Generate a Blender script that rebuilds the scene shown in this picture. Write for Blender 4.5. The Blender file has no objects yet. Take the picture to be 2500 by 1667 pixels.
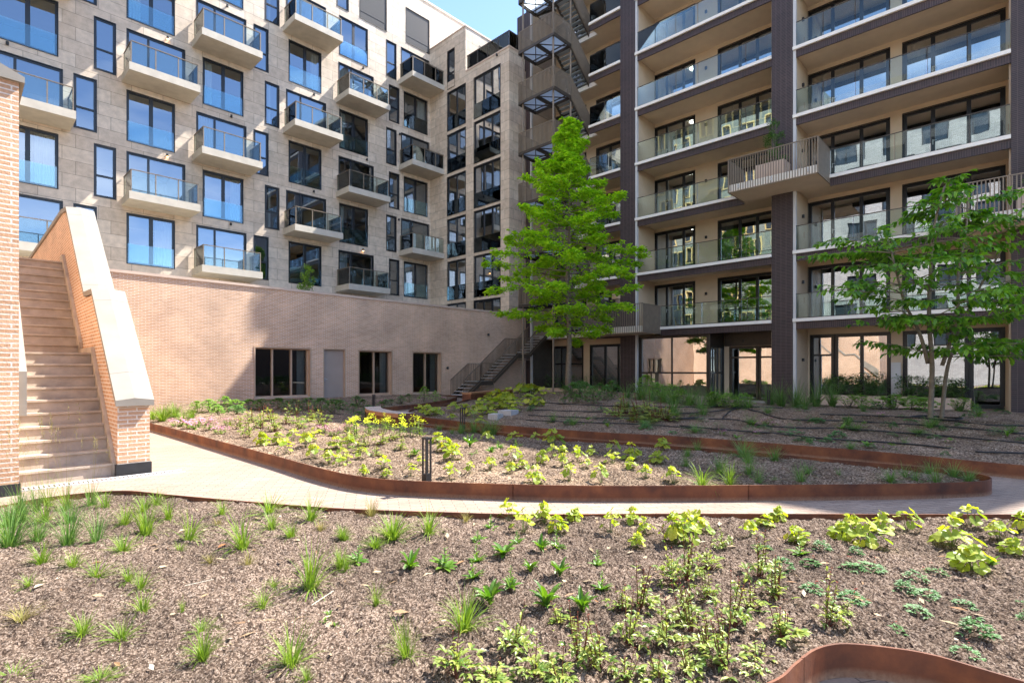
import bpy, math, random, zlib
import numpy as np
from mathutils import Vector
SC = bpy.context.scene
COL = SC.collection
rnd = random.Random(7)
R = math.radians

# ------------------------------------------------------------------ camera, sky, sun
TH, F_PX, HOR, EYE = R(43.86), 1310.0, 904.4, 1.51      # heading, focal length in px of 2500, horizon row, eye height
cam = bpy.data.objects.new('camera', bpy.data.cameras.new('camera')); COL.objects.link(cam)
cam.location = (0, 0, EYE)
cam.rotation_euler = (R(90), 0, TH - R(90))
cam.data.sensor_width = 36; cam.data.lens = 36 * F_PX / 2500
cam.data.shift_y = (HOR - 833.5) / 2500
cam.data.clip_start = 0.05; cam.data.clip_end = 3000
SC.camera = cam

SUN_DIR = Vector((1.0, -0.30, 1.37)).normalized()       # towards the sun
w = bpy.data.worlds.new('World'); SC.world = w; w.use_nodes = True
nt = w.node_tree; nt.nodes.clear()
sky = nt.nodes.new('ShaderNodeTexSky'); sky.sky_type = 'NISHITA'; sky.sun_disc = False
sky.sun_elevation = math.asin(SUN_DIR.z); sky.sun_rotation = math.atan2(SUN_DIR.x, SUN_DIR.y)
sky.altitude = 2500; sky.air_density = 0.8; sky.dust_density = 0.3; sky.ozone_density = 1.0
tc = nt.nodes.new('ShaderNodeTexCoord')
cn = nt.nodes.new('ShaderNodeTexNoise'); cn.inputs['Scale'].default_value = 2.2; cn.inputs['Detail'].default_value = 7
cmap = nt.nodes.new('ShaderNodeMapping'); cmap.inputs['Scale'].default_value = (1, 1, 2.6)
nt.links.new(tc.outputs['Generated'], cmap.inputs['Vector']); nt.links.new(cmap.outputs[0], cn.inputs['Vector'])
cr = nt.nodes.new('ShaderNodeMapRange'); cr.inputs[1].default_value = 0.50; cr.inputs[2].default_value = 0.78; cr.inputs[4].default_value = 0.75
nt.links.new(cn.outputs['Fac'], cr.inputs[0])
cm = nt.nodes.new('ShaderNodeMix'); cm.data_type = 'RGBA'
nt.links.new(cr.outputs[0], cm.inputs[0]); nt.links.new(sky.outputs[0], cm.inputs[6]); cm.inputs[7].default_value = (7.5, 7.8, 8.2, 1)
bg = nt.nodes.new('ShaderNodeBackground'); bg.inputs['Strength'].default_value = 0.13
out = nt.nodes.new('ShaderNodeOutputWorld')
nt.links.new(cm.outputs[2], bg.inputs['Color']); nt.links.new(bg.outputs[0], out.inputs[0])
sun = bpy.data.objects.new('sun', bpy.data.lights.new('sun', 'SUN')); COL.objects.link(sun)
sun.data.energy = 3.6; sun.data.angle = R(0.5); sun.data.color = (1, 0.955, 0.88)
sun.rotation_euler = SUN_DIR.to_track_quat('Z', 'Y').to_euler()
sun.location = (20, -20, 60)
SC.view_settings.view_transform = 'Standard'; SC.view_settings.look = 'None'
SC.view_settings.exposure = 2.2; SC.view_settings.gamma = 1
SC.cycles.max_bounces = 9; SC.cycles.diffuse_bounces = 4; SC.cycles.glossy_bounces = 4
SC.cycles.transparent_max_bounces = 24; SC.cycles.transmission_bounces = 4
SC.cycles.use_denoising = True; SC.cycles.sample_clamp_indirect = 6
SC.cycles.caustics_reflective = False; SC.cycles.caustics_refractive = False

CT, ST = math.cos(TH), math.sin(TH)
def ground_pt(x, y, z=0.0):
    t = (z - EYE) * F_PX / (HOR - y); u = (x - 1250) / F_PX
    return t * (CT + ST * u), t * (ST - CT * u)

# ------------------------------------------------------------------ helpers
ORG = {}
def setp(o, label=None, cat=None, group=None, kind=None):
    if label: o['label'] = label
    if cat: o['category'] = cat
    if group: o['group'] = group
    if kind: o['kind'] = kind
    return o
def thing(name, label, cat, loc=(0, 0, 0), group=None):
    o = bpy.data.objects.new(name, None); COL.objects.link(o); o.location = loc; o.empty_display_size = .2
    ORG[o.name] = Vector(loc)
    return setp(o, label, cat, group)
class MB:
    def __init__(s): s.v = []; s.f = []
    def poly(s, *p):
        n = len(s.v); s.v += [tuple(q) for q in p]; s.f.append(tuple(range(n, n + len(p))))
    def box(s, x0, x1, y0, y1, z0, z1):
        n = len(s.v)
        s.v += [(x0, y0, z0), (x1, y0, z0), (x1, y1, z0), (x0, y1, z0), (x0, y0, z1), (x1, y0, z1), (x1, y1, z1), (x0, y1, z1)]
        s.f += [(n, n+3, n+2, n+1), (n+4, n+5, n+6, n+7), (n, n+1, n+5, n+4), (n+1, n+2, n+6, n+5), (n+2, n+3, n+7, n+6), (n+3, n, n+4, n+7)]
        return s
    def bar(s, p, q, wd, ht, up=(0, 0, 1)):
        p = Vector(p); q = Vector(q); d = (q - p).normalized(); up = Vector(up)
        if abs(d.dot(up)) > .99: up = Vector((1, 0, 0))
        r = d.cross(up).normalized() * wd / 2; u = r.cross(d).normalized() * ht / 2
        n = len(s.v)
        for c in (p, q): s.v += [tuple(c - r - u), tuple(c + r - u), tuple(c + r + u), tuple(c - r + u)]
        s.f += [(n, n+1, n+2, n+3), (n+7, n+6, n+5, n+4), (n, n+4, n+5, n+1), (n+1, n+5, n+6, n+2), (n+2, n+6, n+7, n+3), (n+3, n+7, n+4, n)]
        return s
    def tube(s, pts, rad, n=8, cap=True):
        pts = [Vector(p) for p in pts]
        if not hasattr(rad, '__len__'): rad = [rad] * len(pts)
        base = len(s.v); ref = None
        for i, p in enumerate(pts):
            d = (pts[min(i + 1, len(pts) - 1)] - pts[max(i - 1, 0)]).normalized()
            if ref is None: ref = Vector((1, 0, 0)) if abs(d.x) < .9 else Vector((0, 1, 0))
            a = (ref - d * ref.dot(d)).normalized(); b = d.cross(a); ref = a
            for k in range(n):
                t = 2 * math.pi * k / n; s.v.append(tuple(p + (a * math.cos(t) + b * math.sin(t)) * rad[i]))
        for i in range(len(pts) - 1):
            for k in range(n):
                a0 = base + i * n + k; a1 = base + i * n + (k + 1) % n
                s.f.append((a0, a1, a1 + n, a0 + n))
        if cap:
            s.f.append(tuple(base + k for k in range(n))[::-1]); m = base + (len(pts) - 1) * n; s.f.append(tuple(m + k for k in range(n)))
        return s
    def prism(s, prof, a0, a1, axis='x'):
        """profile of (p,z) pairs extruded along x (p=y) or y (p=x)"""
        n = len(prof); b = len(s.v)
        for a in (a0, a1):
            for p, z in prof: s.v.append((a, p, z) if axis == 'x' else (p, a, z))
        s.f.append(tuple(range(b, b + n))); s.f.append(tuple(range(b + n, b + 2 * n))[::-1])
        for k in range(n): s.f.append((b + k, b + (k + 1) % n, b + n + (k + 1) % n, b + n + k))
        return s
    def mesh(s, name, mat, off=(0, 0, 0), smooth=False):
        me = bpy.data.meshes.new(name); o = Vector(off)
        me.from_pydata([tuple(Vector(p) - o) for p in s.v], [], s.f)
        if mat: me.materials.append(mat)
        if smooth: me.polygons.foreach_set('use_smooth', [True] * len(me.polygons))
        me.update(); return me
    def build(s, name, mat, parent=None, loc=None, smooth=False, label=None, cat=None, group=None, kind=None):
        if parent is not None: off = ORG[parent.name]
        elif loc is not None: off = Vector(loc)
        else:
            a = np.array(s.v); off = Vector(((a[:, 0].min() + a[:, 0].max()) / 2, (a[:, 1].min() + a[:, 1].max()) / 2, a[:, 2].min()))
        o = bpy.data.objects.new(name, s.mesh(name, mat, off, smooth)); COL.objects.link(o)
        if parent is not None: o.parent = parent
        else: o.location = off
        ORG[o.name] = Vector(off)
        return setp(o, label, cat, group, kind)
def place(me, name, parent, loc=(0, 0, 0), rz=0):
    o = bpy.data.objects.new(name, me); COL.objects.link(o); o.parent = parent
    o.location = loc; o.rotation_euler = (0, 0, rz); return o
def box(name, mat, parent, *b, **k): return MB().box(*b).build(name, mat, parent, **k)

# ------------------------------------------------------------------ materials
def base_mat(name):
    m = bpy.data.materials.new(name); m.use_nodes = True
    b = m.node_tree.nodes['Principled BSDF']; return m, m.node_tree, b
def nd(t, kind, **inp):
    n = t.nodes.new(kind)
    for k, v in inp.items():
        n.inputs[k.replace('_', ' ')].default_value = v
    return n
def c4(c): return (c[0], c[1], c[2], 1)
def mul(c, k): return tuple(min(1, x * k) for x in c)
def posvec(t, mode='wall', rot=0):
    g = t.nodes.new('ShaderNodeNewGeometry')
    if mode == 'pos': return g.outputs['Position']
    s = t.nodes.new('ShaderNodeSeparateXYZ'); t.links.new(g.outputs['Position'], s.inputs[0])
    c = t.nodes.new('ShaderNodeCombineXYZ')
    if mode == 'floor':
        mp = nd(t, 'ShaderNodeMapping'); mp.inputs['Rotation'].default_value = (0, 0, rot)
        t.links.new(g.outputs['Position'], mp.inputs[0]); return mp.outputs[0]
    a = t.nodes.new('ShaderNodeMath'); a.operation = 'ADD'
    t.links.new(s.outputs[0], a.inputs[0]); t.links.new(s.outputs[1], a.inputs[1])
    t.links.new(a.outputs[0], c.inputs[0]); t.links.new(s.outputs[2], c.inputs[1])
    return c.outputs[0]
def noise(t, vec, scale, detail=4, rough=.55):
    n = nd(t, 'ShaderNodeTexNoise', Scale=scale, Detail=detail, Roughness=rough); t.links.new(vec, n.inputs['Vector']); return n
def mixc(t, fac, a, b, mode='MIX'):
    m = t.nodes.new('ShaderNodeMix'); m.data_type = 'RGBA'; m.blend_type = mode
    for s, v in ((m.inputs[0], fac), (m.inputs[6], a), (m.inputs[7], b)):
        if hasattr(v, 'is_linked') or hasattr(v, 'links'): t.links.new(v, s)
        elif isinstance(v, tuple): s.default_value = c4(v)
        else: s.default_value = v
    return m.outputs[2]
def bump(t, b, hgt, strength=.3, dist=.02):
    n = nd(t, 'ShaderNodeBump', Strength=strength, Distance=dist); t.links.new(hgt, n.inputs['Height']); t.links.new(n.outputs[0], b.inputs['Normal'])
def plain(name, col, rough=.6, var=.12, scale=3, metal=0, bmp=0, bscale=60, spec=.5):
    m, t, b = base_mat(name); v = posvec(t, 'pos')
    n = noise(t, v, scale, 5)
    r = nd(t, 'ShaderNodeMapRange'); r.inputs[1].default_value = .3; r.inputs[2].default_value = .7; t.links.new(n.outputs['Fac'], r.inputs[0])
    t.links.new(mixc(t, r.outputs[0], mul(col, 1 - var), mul(col, 1 + var)), b.inputs['Base Color'])
    b.inputs['Roughness'].default_value = rough; b.inputs['Metallic'].default_value = metal; b.inputs['Specular IOR Level'].default_value = spec
    if bmp: bump(t, b, noise(t, v, bscale, 4).outputs['Fac'], bmp, .01)
    return m
def brickmat(name, c1, c2, mort, bw, bh, ms=.009, off=.5, mode='wall', rot=0, rough=.85, bmp=.5, stain=.18, stain_scale=.7, dist=.012):
    m, t, b = base_mat(name); v = posvec(t, mode, rot)
    k = nd(t, 'ShaderNodeTexBrick', Scale=1.0); k.offset = off
    k.inputs['Color1'].default_value = c4(c1); k.inputs['Color2'].default_value = c4(c2); k.inputs['Mortar'].default_value = c4(mort)
    k.inputs['Brick Width'].default_value = bw; k.inputs['Row Height'].default_value = bh; k.inputs['Mortar Size'].default_value = ms
    k.inputs['Mortar Smooth'].default_value = .15
    t.links.new(v, k.inputs['Vector'])
    n = noise(t, v, stain_scale, 6); n2 = noise(t, v, 38, 3)
    r = nd(t, 'ShaderNodeMapRange'); r.inputs[1].default_value = .32; r.inputs[2].default_value = .68; r.inputs[3].default_value = 1 - stain; r.inputs[4].default_value = 1 + stain
    t.links.new(n.outputs['Fac'], r.inputs[0])
    r2 = nd(t, 'ShaderNodeMapRange'); r2.inputs[1].default_value = .25; r2.inputs[2].default_value = .75; r2.inputs[3].default_value = .86; r2.inputs[4].default_value = 1.14
    t.links.new(n2.outputs['Fac'], r2.inputs[0])
    mm = t.nodes.new('ShaderNodeMath'); mm.operation = 'MULTIPLY'; t.links.new(r.outputs[0], mm.inputs[0]); t.links.new(r2.outputs[0], mm.inputs[1])
    vm = t.nodes.new('ShaderNodeVectorMath'); vm.operation = 'SCALE'
    t.links.new(k.outputs['Color'], vm.inputs[0]); t.links.new(mm.outputs[0], vm.inputs['Scale'])
    t.links.new(vm.outputs[0], b.inputs['Base Color']); b.inputs['Roughness'].default_value = rough
    if bmp:
        a = t.nodes.new('ShaderNodeMath'); a.operation = 'MULTIPLY_ADD'; a.inputs[1].default_value = -1.0
        t.links.new(k.outputs['Fac'], a.inputs[0]); t.links.new(n2.outputs['Fac'], a.inputs[2]); bump(t, b, a.outputs[0], bmp, dist)
    return m
def glassmat(name, tint, base, gcol=(1, 1, 1), rough=0.0, wav=0):
    """thin sheet: Fresnel share mirrored, the rest let through"""
    m = bpy.data.materials.new(name); m.use_nodes = True; t = m.node_tree; t.nodes.clear()
    o = t.nodes.new('ShaderNodeOutputMaterial'); mx = t.nodes.new('ShaderNodeMixShader')
    tr = nd(t, 'ShaderNodeBsdfTransparent', Color=c4(tint)); gl = nd(t, 'ShaderNodeBsdfGlossy', Color=c4(gcol), Roughness=rough)
    fr = nd(t, 'ShaderNodeFresnel', IOR=1.5)
    r = nd(t, 'ShaderNodeMapRange'); r.inputs[1].default_value = 0.04; r.inputs[2].default_value = 1; r.inputs[3].default_value = base; r.inputs[4].default_value = 1
    t.links.new(fr.outputs[0], r.inputs[0]); t.links.new(r.outputs[0], mx.inputs[0]); t.links.new(tr.outputs[0], mx.inputs[1]); t.links.new(gl.outputs[0], mx.inputs[2])
    if wav:
        v = posvec(t, 'pos'); n = noise(t, v, .9, 1); bn = nd(t, 'ShaderNodeBump', Strength=wav, Distance=.02); t.links.new(n.outputs['Fac'], bn.inputs['Height'])
        t.links.new(bn.outputs[0], gl.inputs['Normal'])
    t.links.new(mx.outputs[0], o.inputs[0]); return m
def leafmat(name, col, col2, trans=.4, rough=.45, spec=.4, tcol=None):
    m = bpy.data.materials.new(name); m.use_nodes = True; t = m.node_tree; b = t.nodes['Principled BSDF']; o = t.nodes['Material Output']
    g = t.nodes.new('ShaderNodeNewGeometry')
    c = mixc(t, g.outputs['Random Per Island'], col, col2)
    t.links.new(c, b.inputs['Base Color']); b.inputs['Roughness'].default_value = rough; b.inputs['Specular IOR Level'].default_value = spec
    tl = t.nodes.new('ShaderNodeBsdfTranslucent')
    hs = nd(t, 'ShaderNodeHueSaturation', Saturation=1.1, Value=1.5); t.links.new(c, hs.inputs['Color']); t.links.new(hs.outputs[0], tl.inputs['Color'])
    mx = t.nodes.new('ShaderNodeMixShader'); mx.inputs[0].default_value = trans
    t.links.new(b.outputs[0], mx.inputs[1]); t.links.new(tl.outputs[0], mx.inputs[2]); t.links.new(mx.outputs[0], o.inputs[0])
    return m
def emitmat(name, col, st):
    m, t, b = base_mat(name); b.inputs['Emission Color'].default_value = c4(col); b.inputs['Emission Strength'].default_value = st; b.inputs['Base Color'].default_value = c4(col); return m
def cortenmat():
    m, t, b = base_mat('corten_steel'); v = posvec(t, 'pos')
    n = noise(t, v, 2.3, 7, .65); n2 = noise(t, v, 45, 3)
    ramp = t.nodes.new('ShaderNodeValToRGB'); e = ramp.color_ramp.elements
    e[0].position = .3; e[0].color = (.05, .018, .010, 1); e[1].position = .72; e[1].color = (.24, .085, .028, 1)
    x = ramp.color_ramp.elements.new(.5); x.color = (.135, .042, .016, 1)
    t.links.new(n.outputs['Fac'], ramp.inputs[0])
    s = t.nodes.new('ShaderNodeSeparateXYZ'); t.links.new(v, s.inputs[0])
    r = nd(t, 'ShaderNodeMapRange'); r.inputs[1].default_value = 0.055; r.inputs[2].default_value = 0.0
    t.links.new(s.outputs[2], r.inputs[0])
    ml = t.nodes.new('ShaderNodeMath'); ml.operation = 'MULTIPLY'; t.links.new(r.outputs[0], ml.inputs[0]); t.links.new(n2.outputs['Fac'], ml.inputs[1])
    t.links.new(mixc(t, ml.outputs[0], ramp.outputs[0], (.42, .28, .18)), b.inputs['Base Color'])
    b.inputs['Roughness'].default_value = .75; bump(t, b, n2.outputs['Fac'], .25, .004); return m
def soilmat(name, dark, mid, light, scale=55):
    m, t, b = base_mat(name); v = posvec(t, 'pos')
    vo = nd(t, 'ShaderNodeTexVoronoi', Scale=scale); t.links.new(v, vo.inputs['Vector'])
    sp = t.nodes.new('ShaderNodeSeparateColor'); t.links.new(vo.outputs['Color'], sp.inputs[0])
    ramp = t.nodes.new('ShaderNodeValToRGB'); e = ramp.color_ramp.elements
    e[0].position = .1; e[0].color = c4(dark); e[1].position = .97; e[1].color = c4(light); x = e.new(.55); x.color = c4(mid)
    t.links.new(sp.outputs[0], ramp.inputs[0])
    n = noise(t, v, 1.1, 5); r = nd(t, 'ShaderNodeMapRange'); r.inputs[1].default_value = .3; r.inputs[2].default_value = .7; r.inputs[3].default_value = .60; r.inputs[4].default_value = 1.32
    t.links.new(n.outputs['Fac'], r.inputs[0]); vm = t.nodes.new('ShaderNodeVectorMath'); vm.operation = 'SCALE'
    t.links.new(ramp.outputs[0], vm.inputs[0]); t.links.new(r.outputs[0], vm.inputs['Scale']); t.links.new(vm.outputs[0], b.inputs['Base Color'])
    b.inputs['Roughness'].default_value = .95; b.inputs['Specular IOR Level'].default_value = .15
    n3 = noise(t, v, scale * 1.6, 4, .7); bump(t, b, n3.outputs['Fac'], .8, .02); return m
def chipmat(name, cols):
    m, t, b = base_mat(name); g = t.nodes.new('ShaderNodeNewGeometry')
    ramp = t.nodes.new('ShaderNodeValToRGB'); e = ramp.color_ramp.elements
    e[0].color = c4(cols[0]); e[1].color = c4(cols[-1])
    for i, c in enumerate(cols[1:-1]): x = e.new((i + 1) / (len(cols) - 1)); x.color = c4(c)
    t.links.new(g.outputs['Random Per Island'], ramp.inputs[0]); t.links.new(ramp.outputs[0], b.inputs['Base Color'])
    b.inputs['Roughness'].default_value = .9; b.inputs['Specular IOR Level'].default_value = .2; return m

STONE = brickmat('travertine_panels', (.64, .53, .415), (.51, .405, .305), (.22, .18, .14), 1.32, .62, .009, .37, rough=.7, bmp=.25, stain=.15, stain_scale=3.2, dist=.01)
PINK = brickmat('pale_pink_brick', (.60, .36, .215), (.48, .27, .15), (.70, .60, .50), .222, .0575, .009, rough=.9, bmp=.55, stain=.17)
PINK_DARK = plain('brick_plinth_membrane', (.018, .018, .02), .5, .3, 8)
DARKB = brickmat('aubergine_brick', (.034, .018, .019), (.017, .010, .011), (.09, .062, .058), .215, .066, .009, 0.0, rough=.55, bmp=.4, stain=.14)
SOLDIER = brickmat('soldier_brick', (.042, .022, .023), (.019, .011, .012), (.085, .055, .052), .073, .40, .010, 0.0, rough=.55, bmp=.4, stain=.12)
WHITEB = brickmat('white_brick', (.42, .41, .40), (.31, .30, .295), (.18, .175, .17), .30, .085, .012, .5, bmp=.6, stain=.08)
GREENB = brickmat('green_grey_brick', (.17, .19, .16), (.12, .14, .12), (.22, .23, .20), .3, .085, .012, .5, bmp=.4, stain=.1)
PAVER = brickmat('clay_pavers', (.33, .245, .19), (.265, .19, .145), (.11, .078, .06), .24, .062, .004, .5, mode='floor', rot=R(32), rough=.9, bmp=.3, stain=.10, dist=.006)
CONC = plain('pale_concrete', (.50, .45, .375), .8, .10, 2.5, bmp=.15, bscale=40)
STEPC = plain('step_concrete', (.42, .345, .27), .8, .24, 4, bmp=.2, bscale=70)
COPING = plain('white_coping_stone', (.255, .228, .19), .7, .12, 2, bmp=.06)
COPE2 = plain('sand_coping', (.55, .42, .33), .7, .08, 2)
BLACKF = plain('anthracite_frame', (.006, .007, .009), .35, .1, 3)
BRONZE = plain('bronze_coated_steel', (.20, .155, .11), .5, .12, 4, metal=.1)
BRONZED = plain('dark_bronze_steel', (.060, .047, .036), .5, .15, 4, metal=.3)
BEIGE = plain('beige_panel', (.58, .45, .31), .6, .05, 1.5)
SOFFIT = plain('beige_soffit', (.74, .61, .46), .7, .05, 2, bmp=.05, bscale=120)
WHITEC = plain('white_concrete_edge', (.80, .75, .67), .7, .05, 2)
LGREY = plain('light_grey_steel', (.52, .51, .50), .5, .05, 2)
TAN = plain('tan_window_frame', (.46, .325, .225), .55, .06, 2)
DOORT = plain('taupe_door', (.34, .275, .23), .5, .05, 2)
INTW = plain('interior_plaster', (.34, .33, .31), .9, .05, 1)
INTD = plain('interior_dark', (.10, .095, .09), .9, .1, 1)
CURT = plain('grey_curtain', (.42, .41, .39), .95, .06, 6)
SCREEN = plain('grey_screen_fabric', (.085, .08, .078), .9, .06, 30)
TREAD = plain('galvanised_tread', (.36, .40, .43), .45, .1, 5, metal=.3)
DECK = leafmat('frosted_deck', (.58, .62, .66), (.58, .62, .66), .75, .6, .2)
CORTEN = cortenmat()
WOOD = brickmat('bench_slats', (.66, .53, .44), (.54, .42, .34), (.08, .05, .035), 3.0, .055, .006, .3, mode='floor', rot=R(18), bmp=.3, stain=.15, stain_scale=3)
WOODEDGE = plain('bench_slat_ends', (.36, .17, .075), .7, .3, 18)
BLACK = plain('black_metal', (.014, .013, .014), .5, .2, 3)
RUBBER = plain('black_hose_rubber', (.012, .012, .013), .6, .2, 3)
BLOCK = plain('grey_concrete_block', (.40, .38, .36), .85, .1, 5, bmp=.2)
PLANTERM = plain('sand_planter', (.56, .41, .31), .6, .05, 2)
BARK = plain('tree_bark', (.16, .125, .09), .9, .35, 14, bmp=.6, bscale=30)
BARK2 = plain('smooth_bark', (.17, .14, .10), .85, .3, 14, bmp=.4, bscale=30)
PANE = glassmat('window_glass', (.70, .80, .80), .28, (.80, .90, 1), wav=.06)
PANED = glassmat('coated_window_glass', (.62, .70, .68), .46, (.96, .98, 1), wav=.12)
PANEB = glassmat('brown_window_glass', (.62, .64, .60), .11, (.95, .97, 1), wav=.08)
RAILG = glassmat('railing_glass', (.87, .935, .92), .035, (.95, 1, 1))
JULG = glassmat('juliet_glass', (.84, .95, .96), .09, (.74, .90, 1))
SOIL = soilmat('garden_soil', (.055, .036, .026), (.165, .113, .082), (.36, .275, .215), 115)
SOILF = soilmat('garden_soil_far', (.085, .056, .038), (.195, .132, .090), (.35, .26, .185), 50)
CHIP = chipmat('mulch_chip', [(.045, .029, .021), (.115, .078, .056), (.18, .125, .092), (.26, .19, .145), (.50, .41, .33)])
WARM = emitmat('warm_lamp_glow', (1, .55, .2), 6)
CEIL = emitmat('ceiling_lamp_glow', (1, .96, .85), 9)

# ------------------------------------------------------------------ ground
ground = MB(); ground.poly((-900, -900, -.035), (900, -900, -.035), (900, 900, -.035), (-900, 900, -.035))
ground.build('ground', plain('distant_ground', (.22, .20, .17), .9, .15, .3), kind='structure', label='ground round the buildings', loc=(0, 0, -.035))
pv = MB(); pv.poly((-12, -9, 0), (27.85, -9, 0), (27.85, 23.6, 0), (-12, 23.6, 0))
pv.build('path', PAVER, kind='structure', label='pale brick paved courtyard path winding between the beds', loc=(0, 0, 0))

# ------------------------------------------------------------------ windows
WCACHE = {}
def win_meshes(w_, h_, vf, hf, fw, jul, frame, glass, var, mull):
    key = (round(w_, 2), round(h_, 2), vf, hf, fw, jul, frame.name, glass.name, var, mull)
    if key in WCACHE: return WCACHE[key]
    rr = random.Random(zlib.crc32(str(key).encode()))
    fr = MB(); y0, y1 = .045, .125
    fr.box(0, fw, y0, y1, 0, h_); fr.box(w_ - fw, w_, y0, y1, 0, h_); fr.box(fw, w_ - fw, y0, y1, 0, fw); fr.box(fw, w_ - fw, y0, y1, h_ - fw, h_)
    xs = [fw] + [v * w_ for v in vf] + [w_ - fw]; zs = [fw] + [v * h_ for v in hf] + [h_ - fw]
    for v in vf: fr.box(v * w_ - mull / 2, v * w_ + mull / 2, y0 + .004, y1 - .004, fw, h_ - fw)
    for i, v in enumerate(hf):
        for a, b in zip(xs[:-1], xs[1:]): fr.box(a + (mull / 2 if a > fw else 0), b - (mull / 2 if b < w_ - fw else 0), y0 + .008, y1 - .008, v * h_ - .045, v * h_ + .045)
    # thin outer trim, proud of the wall
    fr.box(-.025, 0, -.012, .06, -.025, h_ + .025); fr.box(w_, w_ + .025, -.012, .06, -.025, h_ + .025); fr.box(0, w_, -.012, .058, h_, h_ + .025); fr.box(0, w_, -.03, .058, -.025, 0)
    gl = MB()
    for a, b in zip(xs[:-1], xs[1:]):
        for c, d in zip(zs[:-1], zs[1:]):
            t1 = rr.uniform(-.005, .005); t2 = rr.uniform(-.004, .004); y = .085
            gl.poly((a, y - t1, c), (b, y + t1, c), (b, y + t1 + t2, d), (a, y - t1 + t2, d))
    res = [fr.mesh('window_frame', frame), gl.mesh('pane', glass), None]
    if jul:
        j = MB(); j.box(.03, w_ - .03, -.004, .012, .01, .98); res[2] = j.mesh('juliet_glass', JULG)
    WCACHE[key] = res; return res
wcount = [0]
def window(parent, pos, w_, h_, vf=(.5,), hf=(), fw=.085, jul=False, rz=0, frame=None, glass=None, mull=.09, name='window', curtain=None):
    wcount[0] += 1
    fr, gl, ju = win_meshes(w_, h_, tuple(vf), tuple(hf), fw, jul, frame or BLACKF, glass or PANE, wcount[0] % 3, mull)
    o = place(fr, name, parent, Vector(pos) - ORG[parent.name], rz)
    place(gl, 'pane', o)
    if ju: place(ju, 'juliet_glass', o)
    if curtain:
        a, b = curtain; m = MB(); n = max(4, int((b - a) * 26)); pts = []
        for i in range(n + 1): pts.append((a + (b - a) * i / n, .32 + .035 * math.sin(i * 1.9) + .012 * math.sin(i * 5)))
        for (xa, ya), (xb, yb) in zip(pts[:-1], pts[1:]): m.poly((xa, ya, .03), (xb, yb, .03), (xb, yb, h_ - .05), (xa, ya, h_ - .05))
        place(m.mesh('curtain', CURT), 'curtain', o)
    return o
def holed(mb, P, u0, u1, z0, z1, holes, depth=.14):
    us = sorted({u0, u1} | {h[i] for h in holes for i in (0, 1) if u0 < h[i] < u1}); zs = sorted({z0, z1} | {h[i] for h in holes for i in (2, 3) if z0 < h[i] < z1})
    for a, b in zip(us[:-1], us[1:]):
        for c, d in zip(zs[:-1], zs[1:]):
            uc, zc = (a + b) / 2, (c + d) / 2
            if any(h[0] < uc < h[1] and h[2] < zc < h[3] for h in holes): continue
            mb.poly(P(a, 0, c), P(b, 0, c), P(b, 0, d), P(a, 0, d))
    for h in holes:
        a, b, c, d = h[:4]
        for (p, q) in (((a, c), (a, d)), ((a, d), (b, d)), ((b, d), (b, c)), ((b, c), (a, c))):
            mb.poly(P(p[0], 0, p[1]), P(q[0], 0, q[1]), P(q[0], depth, q[1]), P(p[0], depth, p[1]))
def rail(mb, p, q, h, sp=.11, bw=.012, bd=.035, top=.035, drop=0.0):
    """railing of upright flats between p and q (may slope)"""
    p = Vector(p); q = Vector(q); n = max(2, int((q - p).length / sp)); dn = Vector((0, 0, drop))
    for i in range(n + 1):
        c = p.lerp(q, i / n); mb.bar(c - dn, c + Vector((0, 0, h)), bw, bd, up=(q - p).normalized() if abs((q - p).normalized().z) < .95 else (1, 0, 0))
    mb.bar(p + Vector((0, 0, h)), q + Vector((0, 0, h)), .045, top)
    mb.bar(p - dn, q - dn, .035, .03)

# ------------------------------------------------------------------ stone apartment building
SY, WX, WY0 = 31.73, 24.33, 23.63
FL = 3.72
stone = thing('stone_apartment_building', 'pale travertine apartment building with jutting concrete glass balconies behind the brick wall', 'apartment building', (0, SY, 0))
ZT = lambda k: 9.20 + 3 * k
J = []   # (u0,u1,z0,z1,kind,k)
for name, u0, u1, ks in [('J', 1.25, 3.27, (1, 3, 5)), ('J', 5.87, 7.89, (0, 2, 4, 6)), ('J', 9.23, 11.24, (1, 3, 5)), ('J', 13.84, 15.85, (0, 2, 4, 6)), ('J', 17.10, 19.12, (1, 3, 5)), ('J', 22.02, 24.05, (0, 2, 4)),
                         ('D', .96, 3.43, (0, 2, 4)), ('D', 5.87, 8.36, (1, 3, 5)), ('D', 8.92, 11.40, (0, 2, 4)), ('D', 13.69, 16.16, (1, 3, 5)), ('D', 17.05, 19.56, (0, 2, 4)), ('D', 21.79, 24.22, (1, 3, 5)),
                         ('N', 4.60, 5.41, (1, 3, 5)), ('N', 3.85, 4.67, (0, 2, 4)), ('N', 12.46, 13.25, (1, 3, 5)), ('N', 11.84, 12.62, (0, 2, 4)), ('N', 20.58, 21.37, (1, 3, 5)), ('N', 20.80, 21.60, (0, 2, 4)),
                         ('S', 18.54, 20.59, (6,)), ('S', 22.19, 24.24, (6,)), ('N', 16.92, 17.73, (6,)), ('J', 1.25, 3.27, (-1,)), ('J', 9.23, 11.24, (-1,)), ('J', 17.1, 19.12, (-1,))]:
    for k in ks: J.append((u0, u1, (6.75 if name != 'D' else 6.90) + 3 * k, ZT(k), name, k))
mb = MB(); PY = lambda u, d, z: (u, SY + d, z)
holed(mb, PY, -6, 34, 0, 28.45, J, .13)
mb.build('wall', STONE, stone)
cp = MB(); cp.box(-6, 34, SY - .05, SY + .5, 28.45, 28.55); cp.build('roof_edge', WHITEC, stone)
back = MB(); back.box(-6, 34, 36.2, 36.4, 0, 28.4); back.box(-6.2, -6, SY + .02, 36.4, 0, 28.4); back.box(33.8, 34, SY + .02, 36.2, 0, 28.4)
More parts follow.
